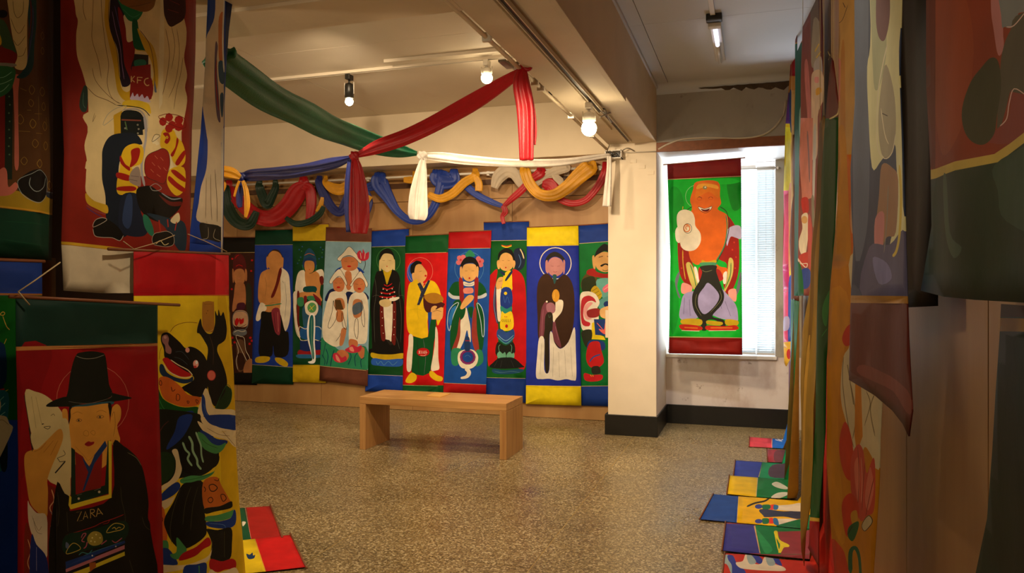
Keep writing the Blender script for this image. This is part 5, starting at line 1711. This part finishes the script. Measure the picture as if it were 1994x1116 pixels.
sash('stretched_cloth', '', None, [(824, 304, 6.15), (860, 306, 6.3), (920, 312, 6.5), (1000, 318, 6.7), (1090, 316, 6.95), (1150, 308, 7.15), (1188, 302, 7.24)], [12, 18, 19, 16, 15, 11, 7], FB['white'], 1.6, .5, seed=14, parent=wsh)
knot(822, 305, 6.12, 9, FB['white'], wsh)
sash('hanging_tail', '', None, [(824, 308, 6.1), (820, 340, 6.1), (815, 380, 6.1), (813, 415, 6.1), (812, 428, 6.1)], [10, 24, 36, 40, 30], FB['white'], 2.1, .4, seed=15, parent=wsh)
sash('hanging_tail', '', None, [(1186, 304, 7.2), (1186, 330, 7.2), (1184, 365, 7.2), (1182, 402, 7.2)], [8, 10, 14, 18], FB['white'], 1.6, .45, seed=16, parent=wsh)
# swags looped over the white rod
GW = 'cloth swags looped over the rod on the back wall'
def swag(label, colr, runs, off=0.0, sheer=False):
    p0 = runs[0][0][0]; c = at_y(p0[0], p0[1], 7.9 - off)
    r = empty('swag', tuple(c), label, 'swag', GW)
    for i, (pts, wd) in enumerate(runs):
        dep = lambda u, v, y: (u, v, (at_y(u, v, y) - CAM).dot(FW))
        P3 = [dep(u, v, 7.92 - off) for u, v in pts]; wd = list(wd)
        for end in (0, -1):                       # an end near the rod folds over it and down behind
            u, v = pts[end]; rv = 363.5 - (u - 400) * .0488
            if abs(v - rv) < 20 and pts[1 if end == 0 else -2][1] > v:
                ex = [dep(u, rv - 4, 7.925), dep(u, rv - 10, 7.962), dep(u, rv - 3, 8.0), dep(u, rv + 14, 8.035)]
                if end == 0: P3 = ex[::-1] + P3; wd = [wd[0] * .75, wd[0] * .65, wd[0] * .6, wd[0] * .7] + wd
                else: P3 = P3 + ex; wd = wd + [wd[-1] * .7, wd[-1] * .6, wd[-1] * .65, wd[-1] * .75]
        sash('draped_cloth', '', None, P3, wd, FB[colr], 3.1, .2, seed=int(p0[0]) + i, parent=r)
    return r
swag('dark green swag in the far left corner of the rod', 'dgreen', [([(436, 366), (444, 405), (462, 432), (486, 437), (500, 412)], [20, 24, 24, 20, 12])], .06)
swag('deep red swag sagging left of the first blue swag', 'red', [([(446, 368), (470, 395), (500, 420), (532, 425), (560, 404), (580, 372), (594, 358)], [18, 26, 30, 34, 34, 34, 16]), ([(588, 360), (603, 368), (606, 395), (602, 428)], [14, 20, 20, 14])])
swag('dark green cloth knotted over the rod between red folds', 'dgreen', [([(505, 366), (512, 384), (520, 398), (528, 384), (536, 366)], [16, 18, 18, 16, 14])], -.03)
swag('thin dark green loop hanging beneath the red swag', 'dgreen', [([(556, 424), (575, 436), (600, 432), (622, 417), (630, 402)], [8, 12, 12, 12, 8])], .05)
swag('navy swag behind the hanging red tail', 'navy', [([(622, 356), (634, 384), (650, 408), (664, 412), (676, 392), (686, 362)], [16, 18, 18, 18, 20, 16]), ([(714, 372), (720, 395), (712, 424)], [10, 12, 9])], .02)
swag('small yellow swag left of the hanging red tail', 'yellow', [([(634, 356), (648, 366), (664, 368), (676, 358)], [12, 20, 22, 14]), ([(628, 384), (625, 398), (616, 412)], [6, 9, 5]), ([(722, 382), (718, 390), (712, 402)], [9, 7, 4])], .06)
swag('long blue swag dipping behind the white tail', 'blue', [([(740, 356), (756, 384), (774, 412), (800, 430), (826, 426), (846, 400), (858, 360)], [34, 24, 16, 13, 14, 16, 18]), ([(714, 366), (728, 362), (744, 360)], [14, 18, 16])], .01)
swag('broad blue cloth folded over the rod right of the white tail', 'blue', [([(852, 346), (866, 352), (884, 350)], [34, 36, 24]), ([(906, 360), (930, 380), (958, 394), (980, 402)], [16, 14, 12, 8])], .0)
swag('golden swag beside the broad blue cloth', 'yellow', [([(834, 378), (856, 387), (880, 378), (904, 356), (926, 342)], [12, 16, 17, 17, 14]), ([(924, 342), (932, 356), (932, 372)], [12, 15, 15]), ([(786, 350), (800, 350), (806, 346)], [10, 14, 8])], .05)
swag('slim red swag knotted above the blue topped green painting', 'red', [([(981, 402), (996, 388), (1014, 372), (1034, 350), (1052, 336)], [8, 12, 14, 14, 20]), ([(980, 400), (984, 412), (978, 422), (981, 436)], [10, 12, 9, 7])], .07)
swag('pale sheer cloth bunched on the rod', 'sheer', [([(962, 366), (970, 346), (985, 334), (1000, 338), (1012, 356), (1026, 370)], [14, 26, 28, 22, 16, 14]), ([(1042, 358), (1062, 344), (1084, 333), (1104, 328)], [14, 17, 18, 14]), ([(1080, 342), (1090, 352), (1094, 360)], [12, 14, 10])], .03)
swag('broad golden swag sagging below the white sash', 'yellow', [([(1022, 332), (1030, 356), (1050, 378), (1078, 380), (1104, 364), (1128, 342), (1148, 326)], [22, 22, 20, 22, 26, 32, 34])], .09)
swag('bright red swag behind the broad golden swag', 'red', [([(1056, 358), (1072, 362), (1086, 384), (1112, 396), (1140, 390), (1162, 366), (1178, 336)], [12, 30, 15, 13, 13, 14, 16])], .02)
# ------------------------------------------------------------------ paintings on the right, hung along the plywood wall
GRU, GRL = 'upper row of paintings along the right wall', 'lower paintings trailing over the floor along the right wall'
def rb(label, group, a, b, outline, shapes, base, **k):
    kw = dict(amp=.006, grid=.05, wires=ZC + .001 if group == GRU else None); kw.update(k)
    return banner('hanging_painting', label, group, plan(*a), plan(*b), outline, shapes, base, **kw)
NA = (0, 0, 1)
rb('maroon and dark green painting of bulging orange cloth hanging nearest on the right', GRU, (1795, 1.16), (2100, .60),
   [(1802, None, 2.9), (2100, None, 2.9), (2100, 600), (1994, 590), (1900, 584), (1840, 578), (1788, 566), (1800, 500), (1810, 440), (1810, 330), (1804, 160)], art((1500, 0, .502), """
8c3414 p 500,-2200 2000,-2200 2000,1400 500,1400
98401a s 640,0 760,-40 800,200 760,500 680,600 640,400
6a2414 s 560,-300 640,-300 640,600 620,650 560,600
b87878 s 860,-300 1000,-300 900,60 895,180 875,215 860,120 850,0
7c8284 s 880,-400 1400,-400 1400,20 990,45 960,70 930,105 900,105 885,60
545040 s 985,45 1400,-20 1400,420 960,370 925,345 900,430 870,520 880,300 890,200 920,120
8a3c34 s 925,350 970,365 1400,400 1400,500 870,560 880,490 905,470 920,420
d8b8b0 l 4 985,45 935,100 905,105
d8b8b0 l 4 985,370 935,345 915,400 905,460 880,490
3c4028 s 820,265 850,225 875,240 885,330 870,450 860,520 830,560 795,550 770,500 765,420 790,320
c8b050 p 560,670 640,655 740,625 860,598 990,505 1400,350 1400,400 990,545 870,630 740,660 640,692 560,712
163624 p 540,712 640,692 740,660 870,630 990,545 1400,400 1400,2000 540,2000
3a5a48 s 680,700 700,690 715,900 760,960 730,1000 690,900
2c4c3a s 860,640 990,560 1100,500 1100,900 900,860 870,740
"""), 'm', amp=.004, grid=.03)
rb('purple and cream painting with a dark maroon pointed bottom band', GRU, (1650, 1.78), (1790, 1.12),
   [(1665, None, 2.9), (1757, None, 2.9), (1757, 0), (1752, 150), (1760, 270), (1768, 440), (1773, 570), (1776, 660), (1783, 800), (1776, 850), (1763, 826), (1735, 800), (1700, 770), (1655, 740), (1660, 600), (1666, 480), (1662, 400), (1660, 330), (1666, 200), (1665, 60)], art((1500, 0, .502), """
34405a p 200,-2200 700,-2200 700,2400 200,2400
5a6478 s 330,-600 380,-600 372,200 380,600 370,900 330,900
dcd8a4 s 375,-600 520,-600 515,0 500,200 508,400 518,600 525,800 540,900 480,1010 460,960 500,800 490,640 480,560 430,620 390,650 372,420 368,260 382,100
b4b890 s 380,-300 420,-200 445,100 440,250 410,350 390,260
7a5050 s 415,-60 455,-60 460,60 440,155 415,140 405,60
a89f84 s 445,250 480,380 485,520 465,600 430,600 415,480 425,340
e0d8b8 l 4 450,170 430,260 412,380 412,560 440,615 470,590 485,520
e0d8b8 l 3 425,420 440,520 455,560
a07858 s 430,640 470,650 500,700 490,900 450,920 425,980 410,880 420,760
c88080 s 405,850 440,830 430,1000 405,980
5a5878 s 380,960 460,950 540,900 560,1160 360,1160
7a7aa8 s 395,1000 450,1020 470,1080 420,1100
d8c050 l 12 505,640 515,760 510,900 495,970 475,995
8a8a80 l 3 455,720 450,860 440,980
K l 3 430,440 450,450
T 1500 540 .5162
a87a3a p 250,68 600,72 600,100 250,96
5e241c p 250,96 600,100 600,800 250,800
7a3a30 s 350,330 480,390 540,440 540,520 460,430 340,370
"""), 'n', amp=.003, grid=.03)
rb('orange painting with a red lotus flower and cream robe', GRU, (1612, 2.62), (1724, 2.06),
   [(1633, None, 2.75), (1668, None, 2.7), (1668, 200), (1664, 330), (1668, 430), (1666, 560), (1724, 570), (1720, 740), (1715, 850), (1712, 950), (1704, 1116), (1704, None, .5), (1628, None, .5), (1621, 1060), (1612, 900), (1612, 700), (1617, 560), (1628, 400), (1632, 200)], art((1520, 0, .2508), """
d0a25a p 300,-2000 2000,-2000 2000,1200 300,1200
e0887c s 420,480 460,460 475,560 460,780 440,720
c88a3c s 470,400 500,400 500,1200 460,1200
K l 5 480,20 490,40 500,60
K l 4 445,180 480,150 520,40
T 1520 280 .2508
d0901c s 440,-100 500,-100 520,400 545,1200 380,1200 410,600 430,200
d8a87c s 545,420 575,400 580,620 550,700 535,600
d8c8a0 s 560,780 590,700 600,1200 545,1200
T 1500 540 .5162
d89018 p 100,-60 600,-60 600,2000 100,2000
e09c20 s 215,100 300,100 250,500 280,1000 215,800
e8dcb4 s 300,-80 420,-80 420,640 400,720 390,680 360,640 330,700 305,690 285,560 265,480 262,400 275,300 300,250 310,100
8a7a50 l 3 275,300 270,400 290,560 308,640
8a7a50 l 3 290,330 310,480
8a7a50 l 3 370,430 385,480 360,560
8a7a50 l 3 400,440 385,500 400,600
8a7a50 l 3 300,400 318,520 305,610
d03818 s 270,230 290,185 315,180 315,240 285,260
e09018 p 318,400 345,410 350,600 320,660 312,600
d83c20 s 255,640 262,580 280,545 300,600 310,700 305,760 285,760 265,710
d85040 s 300,680 325,630 350,650 360,700 370,740 395,680 400,760 395,880 370,900 340,920 310,860 298,780
e8806c s 310,720 325,680 335,760 325,850
e8806c s 375,740 385,720 395,800 375,880 360,830
f0a088 l 4 340,680 345,760 340,850
8a1c10 l 2.5 325,640 330,760 325,860
8a1c10 l 2.5 360,700 350,800 345,880
8a1c10 l 2.5 395,760 375,850 365,900
d83c20 s 268,880 275,835 300,815 325,850 330,900 310,960 285,975
d8a030 s 300,890 320,880 325,920 305,930
1c6a3c s 295,940 325,920 330,940 308,995 290,975
d8cca0 S 345,935 375,900 390,915 385,935 360,958
K l 3 290,970 305,940
e0482c s 228,1000 260,1010 285,1060 300,1200 228,1200
1c6a4a l 14 300,1116 300,1040 315,1020 332,1050 340,1116 340,1200
"""), 'o', amp=.004)
rb('green painting with maroon pointed top hung by a string beside the orange lotus painting', GRU, (1570, 3.6), (1634, 3.02),
   [(1618, 112), (1622, 118), (1628, 170), (1632, 210), (1631, 300), (1628, 400), (1620, 520), (1617, 600), (1610, 700), (1608, 840), (1600, 1000), (1597, 1116), (1594, None, .3), (1572, None, .3), (1574, 1060), (1577, 1000), (1586, 800), (1591, 600), (1597, 480), (1602, 330), (1606, 230), (1612, 160)], art((1520, 0, .2508), """
6a1812 p 300,300 460,300 460,920 300,920
e8d898 l 12 370,925 410,905 440,880 450,830
0a4a18 p 300,940 370,928 440,905 460,900 460,5000 200,5000
2a8a3a T
""".replace('2a8a3a T\n', '') + """
T 1510 560 .2508
1c7a30 s 370,160 395,60 420,20 405,200 395,300 375,260
1c7a30 l 5 370,380 390,340 400,320
T 1500 540 .5162
c8a030 p 100,900 220,912 220,925 100,915
a01818 p 100,915 220,925 220,1400 100,1400
"""), 'g', rods=False, amp=.006, strings=[[(1620, 116), (1623, 108), (1619, 100)]])
rb('unpainted ochre back of a long narrow hanging with a pointed lower corner', GRU, (1553, 4.25), (1612, 3.45),
   [(1606, 225), (1612, 235), (1607, 300), (1598, 480), (1592, 620), (1584, 800), (1580, 960), (1575, 1040), (1560, 1102), (1556, 1090), (1557, 1000), (1562, 800), (1566, 640), (1577, 560), (1580, 480), (1584, 420), (1592, 300), (1598, 240)], art((1500, 0, .502), """
8a6a20 p 0,0 500,0 500,3000 0,3000
6a4c14 s 190,500 205,460 200,700 180,900 160,1200 140,1600 150,1200 170,800
a88030 l 6 150,1300 140,1700 118,2100
"""), 'z', rods=False, amp=.014)
rb('painting of pink and white robed figures with grey and yellow folds', GRU, (1556, 5.6), (1606, 4.7),
   [(1562, None, 3.2), (1600, None, 3.2), (1602, 60), (1606, 160), (1600, 240), (1594, 300), (1592, 420), (1586, 480), (1580, 576), (1556, 576), (1556, 480), (1558, 300), (1560, 160)], art((1520, 0, .2508), """
8a4a44 p 0,-800 500,-800 500,2600 0,2600
7a6a60 s 235,-400 290,-400 300,200 270,500 235,400
a8a090 s 255,150 310,200 325,420 270,520 240,480
5a1c18 s 290,-400 330,-400 335,600 300,200
e0c040 l 8 268,400 300,340
e0c040 l 8 280,450 315,400
b8b4b8 s 260,500 320,440 330,620 280,640
c87878 s 185,500 210,480 230,700 240,1116 215,1116 195,800
e0c8b0 s 255,560 330,560 340,760 290,900 285,1200 240,1200 240,700
e8b040 s 280,690 320,680 320,720 280,740
e8a0a0 s 270,600 300,600 300,640 270,640
T 1520 280 .2508
d88878 p 140,-200 250,-200 245,420 170,440 150,100
8a6a70 l 12 200,-100 215,120 225,300
c8c8c8 s 255,-100 275,-100 265,400 250,420
c83028 s 165,430 205,420 215,500 200,540 175,540
ece0c8 s 165,560 200,540 210,640 200,760 185,880 160,840 148,760 170,660
e0b070 e 182 590 18 30
c04038 s 155,870 210,840 225,900 200,960 160,940
e8e0d0 c 6 145,890 160,930 200,930 190,960
c05048 s 205,560 235,600 240,760 225,1000 205,900
2a48a0 s 170,980 220,975 235,1050 210,1116 170,1116
0e6a3a s 120,950 165,940 180,1200 120,1200
8a8470 s 240,420 260,420 262,600 245,640
"""), 'm', amp=.006, rods=False)
rb('teal green painting with a dark maroon top, seen edge-on behind the pink figures', GRU, (1543, 6.55), (1568, 5.75),
   [(1553, None, 3.25), (1566, None, 3.25), (1568, 100), (1566, 300), (1562, 480), (1560, 576), (1545, 576), (1546, 440), (1547, 300), (1548, 180), (1549, 90), (1552, 20)], art((1520, 0, .2508), """
6a2418 p 0,-800 500,-800 500,310 0,345
c8902c L 8 100,345 190,308
0c5a48 p 0,350 500,312 500,2600 0,2600
8ab0a0 s 150,860 190,760 200,900 160,1100
3a6a5a s 100,1100 160,1100 150,2000 105,1800
"""), 'g', rods=False)
rb('brown backed hanging overlapping the window side paintings', GRU, (1536, 7.05), (1556, 6.6),
   [(1541, 262), (1548, 262), (1551, 400), (1553, 520), (1554, 597), (1541, 590), (1538, 470), (1540, 420), (1542, 340)], art((1520, 280, .2508), """
6a3c20 p 0,-300 500,-300 500,2600 0,2600
d0a868 p 0,-300 95,-300 98,400 70,600 0,700
b02818 L 5 60,1050 80,1116
"""), 'm', rods=False, amp=.01)
rb('yellow and pink painting hanging at the far end beside the window', GRU, (1525, 7.3), (1545, 6.9),
   [(1536, 150), (1541, 100), (1549, 92), (1549, 170), (1545, 300), (1542, 420), (1540, 560), (1538, 700), (1533, 714), (1527, 708), (1525, 690), (1524, 560), (1527, 400), (1530, 250), (1534, 190)], art((1520, 0, .2508), """
a01828 p 0,0 200,0 200,590 0,590
c88a40 p 0,590 200,590 200,720 0,720
5a2a80 p 0,720 200,720 200,960 0,960
1a3c70 s 65,730 85,720 85,1000 70,1000
d0a868 p 85,700 130,700 130,4000 85,4000
e8dc28 p 0,990 72,990 70,1500 0,1500
e04c78 p 0,1480 72,1480 60,2100 0,2100
e8a878 s 60,1480 90,1480 85,1900 62,2100
c81870 p 0,2080 60,2050 70,2260 0,2280
e85088 p 0,2250 70,2230 60,2700 0,2700
2c50c0 s 60,2200 85,2180 82,2640 60,2640
b8b0e0 s 20,2480 60,2460 60,2560 20,2560
f0c030 p 0,2660 90,2650 90,3000 0,3000
c82820 e 65 2750 10 40
"""), 'y', rods=False, amp=.01)
# black cloth added for the deep shade in the gap behind the nearest paintings
rb('black cloth added for the deep shade in the gap behind the two nearest right-hand paintings', GRU, (1735, 2.25), (1830, 1.80), [(1742, None, 2.9), (1822, None, 2.9), (1822, 596), (1744, 600)], [], '0b0a0a', amp=.01)
rb('dark green painting with tan trim leaning on the plywood at the lower right corner', GRL, (1895, 1.66), (2060, 1.16),
   [(1948, 592), (2060, 600), (2060, None, .6), (1870, None, .6), (1895, 1116), (1918, 1010), (1932, 880), (1940, 760), (1946, 660)], art((1500, 540, .5162), """
3a1410 p 700,0 1400,0 1400,150 700,150
b88a28 p 700,150 1400,165 1400,215 700,200
0a3226 p 700,200 1400,215 1400,2200 500,2200
"""), 'G', rods=False, amp=.006)

# lower row: hang down the wall, then run out over the floor
XW = .27
def trail(label, y0, y1, xend, ztop, text, wallcol, z=.006, ends=None):
    XW = .31 if y0 > 6.5 else .28 if y0 > 5 else .345
    r_ = .05; H = ztop - z - r_; arc = r_ * PI / 2
    SEED[0] += 1; ph = SEED[0] * 1.3
    def mp(s, t):
        if t < H: d = .008 * math.sin(t * 5 + ph) * min(1, t) ; return Vector((XW + .0 - abs(d) * .6 + .004 * math.sin(s * 18 + ph), y0 + s, ztop - t))
        if t < H + arc:
            a = (t - H) / r_; return Vector((XW - r_ + r_ * math.cos(a), y0 + s, z + r_ - r_ * math.sin(a)))
        q = t - H - arc
        return Vector((XW - r_ - q, y0 + s, z + .003 * (1 + math.sin(q * 17 + ph) * math.sin(s * 9 + ph))))
    def inv(p, fl):
        if fl:
            g_ = at_z(p[0], p[1], z + .003); return (g_.y - y0, H + arc + (XW - r_ - g_.x))
        g_ = at_x(p[0], p[1], XW); return (g_.y - y0, ztop - g_.z)
    L = H + arc + (XW - r_ - xend); W_ = y1 - y0
    e0, e1 = ends or (0, 0)
    ol = [(0, 0), (W_, 0), (W_, L + e1), (0, L + e0)]
    sh = [(lin(PAL.get(wallcol, wallcol)), [(-1, -1), (9, -1), (9, H + .1), (-1, H + .1)])] + [(c, [inv(p, fl) for p in poly]) for c, poly, fl in art((1340, 820, .26525), text)]
    root = empty('trailing_painting', (XW - .2, (y0 + y1) / 2, z), label, 'banner', GRL)
    cloth_mesh('painted_cloth', ol, sh, mp, PAL.get(wallcol, wallcol), .05, .002, root, front=Vector((-1, 0, 1)))
    a, b = mp(0, L + e0), mp(W_, L + e1); d = (b - a).normalized()
    tubeo('hem_rod', [a - d * .012 + UP * .002, b + d * .012 + UP * .002], .005, M['stick'], root, 8)
    return root
trail('pink and blue ended painting trailing on the floor closest to the window', 7.17, 7.62, -.05, 1.35, """
FLOOR
e04858 p 300,60 618,60 618,220 300,220
e8a898 L 5 616,80 614,200
1c6ac8 p 618,60 900,60 900,220 618,220
f0f0f0 l 6 640,115 680,140 705,120
f0f0f0 l 4 640,135 690,150
WALL
T 1510 560 .2508
2a4ab0 p 40,100 75,100 80,1200 40,1200
e8e0f0 p 0,300 45,300 60,1200 20,1200
""", '8a6a8a', .005)
trail('short dull pink ended painting second from the window', 6.58, 7.08, .10, 1.35, """
FLOOR
b04050 p 560,180 900,180 900,330 560,330
e89090 L 5 585,200 583,310
7a4450 s 640,220 740,210 740,290 640,300
""", '6a4a5a', .009)
trail('blue and teal ended painting third from the window', 6.02, 6.56, -.155, 1.35, """
FLOOR
3448b8 p 200,290 545,290 515,420 200,420
d8b888 L 6 550,300 518,410
0c9a68 p 548,290 1000,290 1000,425 518,425
5a4058 s 620,320 780,325 780,410 600,410
""", '0c6a4a', .006)
trail('yellow and green ended painting fourth from the window', 5.46, 6.00, -.185, 1.35, """
FLOOR
f8d020 p 200,395 512,410 500,560 200,560
e0c8a0 L 7 512,412 500,550
0e8040 p 514,405 1000,415 1000,570 500,570
ece6dc s 615,460 650,445 700,465 735,490 715,500 660,490 625,475
ece6dc s 608,560 650,530 710,522 740,530 720,550 660,570
2a8ad0 s 735,480 775,470 790,555 740,552
""", '0c6a2c', .010)
trail('wide blue ended yellow painting with two patterned feet on the floor', 4.83, 5.44, -.285, 1.35, """
FLOOR
2050b0 p 0,500 372,540 360,780 0,800
f0d088 L 6 372,545 358,765
f8c810 p 372,540 1000,530 1000,600 720,760 358,780
K l 12 430,628 490,605 560,590 600,562
0e8040 p 720,560 800,540 1000,500 1000,560 790,575
3a4060 s 520,655 560,645 700,665 820,660 820,720 700,705 570,705 550,690
2a3a60 l 8 560,680 700,688 820,690
ece6dc s 655,620 740,612 860,600 860,660 700,658 650,645
ece6dc s 650,725 720,720 800,725 760,760 660,765
f04038 s 590,620 640,612 630,650 590,645
f04038 s 585,718 620,712 630,750 590,750
2a78c0 s 630,615 662,620 655,650 628,650
2a78c0 s 625,715 655,720 665,765 630,755
1e7a50 s 545,618 600,615 600,645 550,645
1e7a50 s 545,715 590,715 590,750 550,755
3a4ab0 e 518 628 28 16
3a4ab0 e 518 735 28 18
1e7a50 p 650,765 900,700 900,800 640,790
""", 'f0b818', .007, ends=(.04, -.01))
trail('purple blue and green ended painting with a yellow curl on the floor', 4.28, 4.80, -.17, 1.30, """
FLOOR
3c3ea0 p 0,740 485,760 525,970 0,980
d8b080 L 12 488,770 530,965
0e8048 p 492,765 1100,760 1100,990 532,975
2aa060 s 500,800 560,860 620,940 560,960
9a3c48 p 650,815 1100,790 1100,990 680,975 690,900
f0e030 c 8 635,820 660,870 680,900 740,920 700,925 670,960
f0e030 s 630,815 655,812 670,870 735,905 740,922 700,920 680,960 662,960 675,905 640,850
""", '9a3c48', .011)
trail('red painting with blue and white wave pattern trailing at the lower edge', 3.66, 4.26, -.155, 1.30, """
FLOOR
c83020 p 0,930 1300,970 1300,2000 0,2000
e8a060 L 7 262,940 240,1116
a0b8c0 s 265,985 310,985 325,1030 350,1100 330,1150 290,1060 260,1040
3040a8 s 290,985 330,990 360,1050 420,1100 410,1160 330,1140 320,1060 295,1020
e8dcc8 s 350,1040 400,1030 420,985 450,980 470,1040 530,1050 560,1000 600,985 620,1040 700,1070 710,1100 600,1100 420,1085 370,1070
3040a8 s 470,985 500,980 545,1020 530,1050 490,1030
3040a8 s 620,985 660,1000 690,1060 640,1040
a0b8c0 s 430,990 465,990 500,1040 450,1050
a0b8c0 s 570,1000 610,990 640,1050 590,1060
""", 'b02c24', .006)
